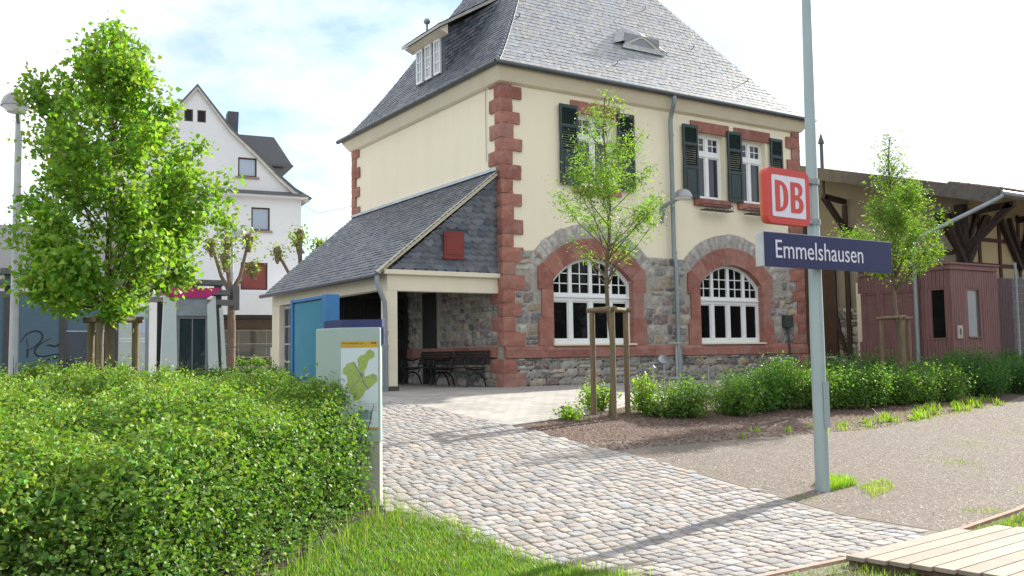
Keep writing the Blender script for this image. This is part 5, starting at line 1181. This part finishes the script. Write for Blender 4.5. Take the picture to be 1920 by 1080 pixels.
RT = mat('house_slate', (.11, .115, .12), .6, .2, 14, .5, 14, stretch=(1, 1, 3))
b = MB(); full = [(s * x, z) for s in (1,) for x, z in [(side[0][0] + .1, side[0][1] - .05)] + side[1:]] + [(0, TZ)] + [(-x, z) for x, z in side[:0:-1]] + [(-side[0][0] - .1, side[0][1] - .05)]
inn = [(x * .985, z - .12) for x, z in full[::-1]]
b.prism(full + inn, hf, .18, -9.3); rfh = b.build('roof', RT, wh)
b = MB(); inn2 = [(x * .965, z - .25) for x, z in full]; full2 = [(x * .985, z - .121) for x, z in full]
b.prism(full2 + inn2[::-1], hf, .16, .001); b.build('verge_boards', mat('cream_verge', (.55, .53, .47), .7), wh)
b = MB(); b.box((0, 0, 0), (0, 0, 0)) if False else None
b.prism([(-HW - .25, EZ - .12), (HW + .25, EZ - .12), (HW + .3, EZ + .0), (-HW - .3, EZ + .0)], hf, .38, .001); b.build('cornice', WHITEWALL, wh)
b = MB(); MBs = [hf(-HW - .3, EZ + .003, .45), hf(HW + .3, EZ + .003, .45), hf(HW - .05, EZ + .22, .02), hf(-HW + .05, EZ + .22, .02)]; b.face(MBs); b.prism([(-HW - .3, EZ - .02), (HW + .3, EZ - .02), (HW + .3, EZ + .04), (-HW - .3, EZ + .04)], hf, .47, .381); b.build('cornice_roof', RT, wh)
FRM = mat('window_frame_brown', (.06, .025, .02), .6)
for i, (a, z, w_, h_) in enumerate(wins):
    f = MB(); f.prism(rect(a, z, w_, h_), hf, -.06, -.13, [rect(a, z, w_ - .14, h_ - .14)[::-1]]); wo = f.build('window', FRM, wh)
    gm_ = GLASSB if i in (2, 3, 4, 5, 6) else mat('red_blind', (.22, .04, .03), .6, .2, 3) if i == 7 else GLASSD
    MB().prism(rect(a, z, w_ - .1, h_ - .1), hf, -.10, -.11).build('pane', gm_, wo)
    if i in (2, 3, 4, 5, 6): MB().prism([(a - w_ / 2 - .12, z - h_ / 2 - .1), (a + w_ / 2 + .12, z - h_ / 2 - .1), (a + w_ / 2 + .12, z - h_ / 2 - .002), (a - w_ / 2 - .12, z - h_ / 2 - .002)], hf, .08, -.05).build('sill', mat('sill_stone', (.3, .24, .19), .8), wo)
MB().prism([(1.5, TZ - 2.2), (1.62, TZ - .85), (2.15, TZ - .85), (2.1, TZ - 2.2)], hf, -1.2, -1.9).build('chimney', mat('slate_cladding', None), rfh)
# roof dormer on the right slope
dorm = MB(); dorm.prism([(2.2, EZ + 1.6), (4.35, EZ + 1.6), (4.35, EZ + 2.1), (2.2, EZ + 2.1)], hf, -1.0, -3.6); do = dorm.build('roof_dormer', mat('slate_cladding', None), rfh)
b = MB(); b.face([hf(4.75, EZ + 1.75, -.7), hf(4.75, EZ + 1.75, -3.9), hf(3.9, EZ + 3.25, -3.4), hf(3.9, EZ + 3.25, -1.2)]); b.face([hf(4.75, EZ + 1.75, -.7), hf(3.9, EZ + 3.25, -1.2), hf(1.6, EZ + 3.25, -1.2), hf(2.2, EZ + 1.75, -.7)]); b.prism([(2.4, EZ + 1.68), (4.8, EZ + 1.68), (4.8, EZ + 1.76), (2.4, EZ + 1.76)], hf, -.68, -3.92); b.build('dormer_roof', RT, do)
# front wing / shop with recessed glazing
shp = thing('shop_front', 'low white shop front with recessed brown window in front of the white house', 'shop', (1, 25, .3))
H1 = H0 - e2 * 2.2; sf = lambda a, z, d: H1 + e1 * a - e2 * d + Vector((0, 0, z))
MB().prism([(-14, 2.75), (5.4, 2.75), (5.4, 3.65), (-14, 3.65)], sf, 0, -2.0).build('canopy_band', WHITEWALL, shp)
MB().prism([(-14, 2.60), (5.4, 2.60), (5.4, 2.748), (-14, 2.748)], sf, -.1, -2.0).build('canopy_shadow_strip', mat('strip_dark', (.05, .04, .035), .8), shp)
MB().prism([(-14, .1), (-.2, .1), (-.2, 2.6), (-14, 2.6)], sf, -.12, -.3, [rect(-3, 1.5, 2.4, 1.3)]).prism([(4.7, .1), (5.4, .1), (5.4, 2.6), (4.7, 2.6)], sf, -.12, -.3).build('front_wall', WHITEWALL, shp)
b = MB(); b.prism([(-.2, .1), (5.3, .1), (5.3, 2.6), (-.2, 2.6)], sf, -1.7, -1.8); b.build('recess_wall', mat('recess_brown', (.2, .14, .11), .85), shp)
m1, g1 = MB(), MB(); glazed(m1, g1, lambda a, z, d: sf(a, z, -1.68 + d * 1), .6, 4.6, .75, 2.1, 3, 2, .05, .06); q = m1.build('shop_window', mat('cream_frame', (.5, .46, .38), .6), shp); g1.build('pane', glassmat('shop_glass', (.12, .12, .11)), q)
MB().prism([(-3.9, 4.15), (-2.4, 4.15), (-2.4, 3.66), (-3.9, 3.66)], sf, -.05, -.12).build('cream_sign_board', mat('sign_cream', (.6, .47, .28), .6), shp); MB().prism([(-3.05, 4.2), (-2.95, 4.2), (-2.95, 3.66), (-3.05, 3.66)], sf, -.03, -.049).build('red_stripe', REDS, shp)
# low wall & house behind at left
lb = thing('long_low_building', 'long white low building behind the linden at the left', 'building', (-9, 14, 0))
MB().box((-26, 15.9, 0), (-3.4, 16.1, 3.3)).build('wall', WHITEWALL, lb)
b = MB(); b.prism([(15.6, 3.3), (20, 5.6), (20, 5.45), (15.6, 3.15)], lambda a, z, d: Vector((d, a, z)), -26.3, -3.2); b.build('roof', RT, lb)
# far house roof peeking over the porch roof
fh = thing('distant_house', 'tiny dark roof with chimney peeking above the porch roof', 'house', (10, 50, 0))
b = MB(); b.box((8, 52, 0), (14, 60, 8.8)); b.build('wall', WHITEWALL, fh); b = MB(); b.prism([(7.5, 8.8), (14.5, 8.8), (13.6, 10.3), (8.4, 10.3)], lambda a, z, d: Vector((a, d, z)), 51.5, 60); b.build('roof', RT, fh); MB().box((10, 54, 10), (10.7, 54.7, 11.1)).build('chimney', RT, fh)

# ================================================================ POLLARD TREES
def pollard(label, x, y, h, seed):
    rnd = random.Random(seed); z = g(y); t = thing('pollard_tree', label, 'tree', (x, y, z), 0, 'pollarded trees by the street')
    PB = mat('pollard_bark', (.17, .12, .085), .9, .25, 6, .6, 12)
    MB().tube([(x, y, z - .1), (x + .03, y, z + h * .35), (x - .02, y, z + h * .7)], [.17, .15, .14], 10).build('trunk', PB, t, smooth=True)
    b = MB(); kn = []
    for i in range(5):
        a = i * 1.26 + .35 + rnd.uniform(-.2, .2); L2 = rnd.uniform(.55, 1.2); tip = (x + L2 * math.cos(a), y + L2 * math.sin(a), z + h * rnd.uniform(.88, 1.2)); b.tube([(x - .02, y, z + h * .66), (x + L2 * .5 * math.cos(a), y + L2 * .5 * math.sin(a), z + h * .80), tip], [.1, .07, .06], 7); b.lathe([(.05, -.5), (.10, -.35), (.12, -.2), (.17, -.06), (.2, .06), (.13, .2), (.02, .26)], tip, 8); kn.append(tip)
    b.build('knobbed_limbs', PB, t, smooth=True)
    C = np.array(kn)[RNG.integers(0, len(kn), 900)] + RNG.normal(size=(900, 3)) * .19; leaves('shoots', C, .12, LEAF, t, (.17, .24, .04), .3, .3, 0, 'oval')
pollard('pollarded street tree with knobbly fists beside the street lamp', -.55, 19.0, 4.55, 2); pollard('leafy pollard showing above the porch roof, by the white house corner', 3.0, 20.8, 4.9, 6)
tag(MB().tube([(5.2, 27.5, 8.6), (2.6, 18, 6.5), (.05, 8.32, 5.25)], .008, 5).build('overhead_cable', GREYM), 'thin dark overhead cable between the white house and the station', 'cable')
# street furniture beyond
for i, x in enumerate((-.6, .1, .8, 1.5, 2.3, 3.0)):
    shrub(('leftmost small clipped bush in the planting strip before the shop', 'small clipped bush beside the pollard trunk', 'small clipped bush just right of the street lamp foot', 'small clipped bush left of the mesh street bench', 'small clipped bush behind the mesh street bench', 'rightmost small clipped bush, by the porch end wall')[i], x * 1.2 - .3, 19.6 - x * .2, .38, .42, 700, SG, .09, 70 + i, 'bushes along the street planting', 'clipped_bush', 'bush', 14)
sheet('street', [(-60, 10.5), (60, 8.5), (60, 18.7), (-60, 19.2)], .01, mat('bright_street', (.40, .385, .36), .9, .05, 2, .1, 60))
MB_ = MB(); MB_.box((-8, 19.15, .25), (6, 19.3, .42)); tag(MB_.build('planting_kerb', CONC), kind='structure')
rl_ = thing('railing', 'thin grey tubular handrail in front of the street', 'railing', (-2.5, 9.2, .08))
b = MB(); b.tube([(-3.6, 9.2, .06), (-3.6, 9.2, 1.05), (1.0, 8.6, 1.05)], .02, 6).tube([(-2.2, 9.02, .06), (-2.2, 9.02, 1.05)], .02, 6).tube([(-.6, 8.8, .06), (-.6, 8.8, 1.05)], .02, 6); b.build('rail', GREYM, rl_, smooth=True)
sb = thing('street_bench', 'pale wire mesh bench standing before the shop front', 'bench', (2.0, 18.6, .3))
b = MB(); b.box((1.0, 18.5, .68), (3.2, 18.9, .74)); b.build('seat', mat('pale_bench', (.5, .52, .54), .5), sb); b = MB(); b.box((1.0, 18.92, .78), (3.2, 18.96, 1.15)); b.build('backrest', mat('pale_bench', None), sb)
b = MB(); b.box((1.3, 18.6, .3), (1.36, 18.85, .679)).box((2.8, 18.6, .3), (2.86, 18.85, .679)); b.build('legs', ZINC, sb)

# ================================================================ PHONE BOOTH
pbx = thing('phone_booth', 'phone booth with splayed pale pillars and magenta roof edge', 'phone booth', (-4.7, 8.2, .06))
x0, x1, yb0 = -5.5, -4.13, 8.1; z0 = .06; T2 = 2.3
PW = mat('booth_pale', (.52, .6, .58), .45, .03); b = MB()
fb = lambda a, z, d: Vector((a, yb0 - d, z))
b.prism([(x0 - .02, z0), (x0 + .42, z0), (x0 + .36, T2 - .05), (x0 + .06, T2 + .12)], fb, 0, -.12); b.build('left_pillar', PW, pbx)
b = MB(); b.prism([(x1 - .14, z0), (x1 + .14, z0), (x1 + .02, T2 + .12), (x1 - .2, T2 - .12)], fb, 0, -.12); b.build('right_pillar', PW, pbx)
b = MB(); b.box((x1 + .18, yb0 + .15, z0), (x1 + .22, yb0 + 1.1, T2 - .1)); b.build('side_pillar', mat('booth_dark', (.03, .03, .032), .4), pbx)
b = MB(); b.prism([(x1 + .26, z0), (x1 + .36, z0), (x1 + .22, T2 - .2), (x1 + .14, T2 - .2)], fb, 0, -.1); b.build('outer_pillar', PW, pbx)
MAG = mat('booth_magenta', (.5, .015, .16), .4); b = MB()
b.prism([(x0 - .08, T2 + .30), (x1 + .18, T2 + .34), (x1 - .2, T2 + .06), (x0 + .36, T2 + .06)], fb, .04, -.9); b.build('roof', MAG, pbx)
b = MB(); b.prism([(x0 + .36, T2 - .42), (x1 - .19, T2 - .42), (x1 - .2, T2 + .058), (x0 + .36, T2 + .058)], fb, -.01, -.08); b.build('fascia', mat('booth_grey', (.25, .3, .31), .5), pbx)
m1, g1 = MB(), MB(); glazed(m1, g1, lambda a, z, d: Vector((a, yb0 + .06 + d, z)), x0 + .40, x1 - .16, z0 + .05, T2 - .425, 2, 1, .05, .07); q = m1.build('door', mat('booth_frame', (.2, .22, .22), .4), pbx); g1.build('pane', glassmat('booth_glass', (.03, .05, .06), .3), q)
MB().box((x0 + .1, yb0 + 1.0, z0), (x1, yb0 + 1.05, T2)).build('rear_panel', mat('booth_dark', None), pbx)
MB().box((x0 + .62, yb0 + .6, 1.0), (x0 + .9, yb0 + .85, 1.7)).build('telephone', mat('phone_blue', (.05, .12, .2), .5), pbx)

# ================================================================ BUS SHELTER SCREENS
bs = thing('glass_wind_screen', 'row of blue grey panels and posts with black graffiti behind the hedge', 'screen', (-8, 4.7, 0))
Y5 = 4.7; PB2 = mat('panel_blue_grey', (.075, .135, .175), .35, .08, 2, .05, 3, stretch=(1, 1, 8)); 
xs_ = [-9.33, -8.27, -7.22, -6.55]
b = MB()
for x in xs_[:3]: b.box((x - .06, Y5 - .05, 0), (x + .06, Y5 + .05, 2.09))
b.build('posts', mat('screen_post', (.06, .06, .055), .5), bs)
pn = MB().box((xs_[0] + .06, Y5, .1), (xs_[1] - .06, Y5 + .03, 2.1)).build('panel', PB2, bs)
MB().box((-10.6, Y5, .1), (xs_[0] - .06, Y5 + .03, 2.1)).build('panel', PB2, bs)
MB().box((xs_[1] + .06, Y5, 1.37), (xs_[2] - .06, Y5 + .03, 2.1)).build('panel', PB2, bs); MB().box((xs_[1] + .06, Y5 + .005, .1), (xs_[2] - .06, Y5 + .02, 1.36)).build('dark_glass', mat('smoked_glass', (.02, .035, .055), .1), bs)
MB().box((xs_[2] + .06, Y5 + .005, .1), (xs_[3], Y5 + .015, 1.9)).build('clear_pane', GLASSC, bs)
MB().box((xs_[2] + .06, Y5 - .0, 1.86), (xs_[3], Y5 + .03, 1.92)).box((xs_[3] - .03, Y5 - .01, .1), (xs_[3] + .04, Y5 + .04, 1.95)).box((xs_[2] + .06, Y5 - .0, .05), (xs_[3], Y5 + .03, .12)).build('pane_frame', ZINC, bs)
MB().box((xs_[2] + .35, Y5 - .012, 1.33), (xs_[3] - .04, Y5 + .0, 1.85)).build('white_poster', mat('poster_lilac', (.5, .55, .68), .5), bs)
b = MB()
for z in (1.13, 1.19): b.box((xs_[2] + .07, Y5 - .003, z), (xs_[3] - .04, Y5 + .004, z + .018))
b.build('safety_stripes', WHITEP, bs)
# graffiti strokes on the first panel
gr = MB(); cvt = lambda x, y: Vector((-9.42 + x / 4 * .01205, Y5 - .006, 2.10 - (y / 4 - 53) * .01155))
def stroke(P, w0=.018):
    Q = []; 
    for i in range(len(P) - 1):
        p0, p1, p2, p3 = P[max(i - 1, 0)], P[i], P[i + 1], P[min(i + 2, len(P) - 1)]
        for k in range(4):
            t = k / 4; Q.append(tuple(.5 * (2 * p1[c] + (p2[c] - p0[c]) * t + (2 * p0[c] - 5 * p1[c] + 4 * p2[c] - p3[c]) * t * t + (3 * p1[c] - p0[c] - 3 * p2[c] + p3[c]) * t ** 3) for c in (0, 1)))
    Q.append(P[-1]); pts = [cvt(*q) for q in Q]; n = len(pts); Lf, Rt = [], []
    for i, p in enumerate(pts):
        d_ = (pts[min(i + 1, n - 1)] - pts[max(i - 1, 0)]).normalized(); nn_ = Vector((-d_.z, 0, d_.x)); w_ = w0 * (.35 + .65 * math.sin(PI * (i + .5) / n)); Lf.append(p + nn_ * w_); Rt.append(p - nn_ * w_)
    for i in range(n - 1): gr.face([Lf[i], Lf[i + 1], Rt[i + 1], Rt[i]])
stroke([(112, 550), (150, 490), (205, 466), (245, 482), (248, 525), (210, 575), (163, 610)]); stroke([(155, 600), (160, 625), (155, 662)], .02); stroke([(305, 520), (240, 560), (205, 605), (215, 642), (260, 655), (320, 640), (415, 640)]); stroke([(275, 575), (300, 570), (335, 578), (395, 542)], .02); stroke([(263, 702), (300, 672), (370, 668), (435, 695)]); stroke([(150, 515), (158, 560), (165, 605)], .008)
gr.build('graffiti', mat('spray_black', (.012, .012, .016), .5), pn, fixn=False)
# stone-like timber block tower of grey beams (pergola heads)
pg = thing('grey_pergola', 'weathered grey timber pergola heads above the screens and phone booth', 'pergola', (-6, 10, 0))
PGM = mat('grey_timber', (.13, .135, .14), .85, .2, 8, .3, 20)
for cx_, cy_ in ((-8.6, 9.5), (-3.55, 11.2)):
    b = MB()
    for i in (-.35, .35): b.box((cx_ + i - .09, cy_ - .09, .1), (cx_ + i + .09, cy_ + .09, 3.0))
    for k in range(3): b.box((cx_ - .75 + .1 * k, cy_ - .35 + .07 * k, 2.35 + .3 * k), (cx_ + .75 - .1 * k, cy_ + .35, 2.5 + .3 * k))
    b.box((cx_ - .95, cy_ - .2, 2.2), (cx_ - .75, cy_ + .2, 3.0)); b.box((cx_ + .75, cy_ - .2, 2.2), (cx_ + .95, cy_ + .2, 2.95)); b.build('beam_head', PGM, pg)
b = MB(); b.beam((-7.6, 9.8, 2.95), (-4.5, 10.9, 2.95), .2, .2).beam((-7.6, 9.8, 2.45), (-4.5, 10.9, 2.45), .15, .15); b.build('long_beam', PGM, pg)

# ================================================================ TREES BEHIND THE CAMERA (mirrored in the panes) AND AT THE FAR LEFT
def wood():
    rng = np.random.default_rng(77); P = []
    for i in range(16):
        cx, cy, h = 2 + i * 3.8, -40 - (i % 3) * 2, 8.5 + (i % 4); q = rng.normal(size=(2600, 3)); q /= np.linalg.norm(q, axis=1)[:, None]; q *= rng.uniform(.55, 1.05, (2600, 1)) * (1 + .15 * np.sin(q[:, :1] * 9 + i))
        P.append(q * (3.0, 2.6, h * .46) + (cx, cy, h * .5 - .6))
    tag(leaves('distant_wood', np.concatenate(P), .42, LEAF, None, (.05, .1, .025), .3, .3), kind='stuff')
wood()
def far_tree(label, x, y, h, r, seed, group):
    z = -.85 if y < -11 else g(y)
    tree('broadleaf_tree', label, (x, y, z), [(z + h * .18, r * .7), (z + h * .4, r), (z + h * .65, r * .95), (z + h * .85, r * .6), (z + h, r * .15)], .2, z + h * .18, 22, 3500, .38, (.05, .1, .025), 'oval', seed=seed, cl_r=(.6, 1.3), group=group)
for i, (x, y) in enumerate(((-15, 24), (-12, 26))): far_tree('dark bush like tree behind the low white building' if i else 'dark tree at the far left edge behind the low building', x, y, 6.5, 2.6, 60 + i, 'trees behind the low building')
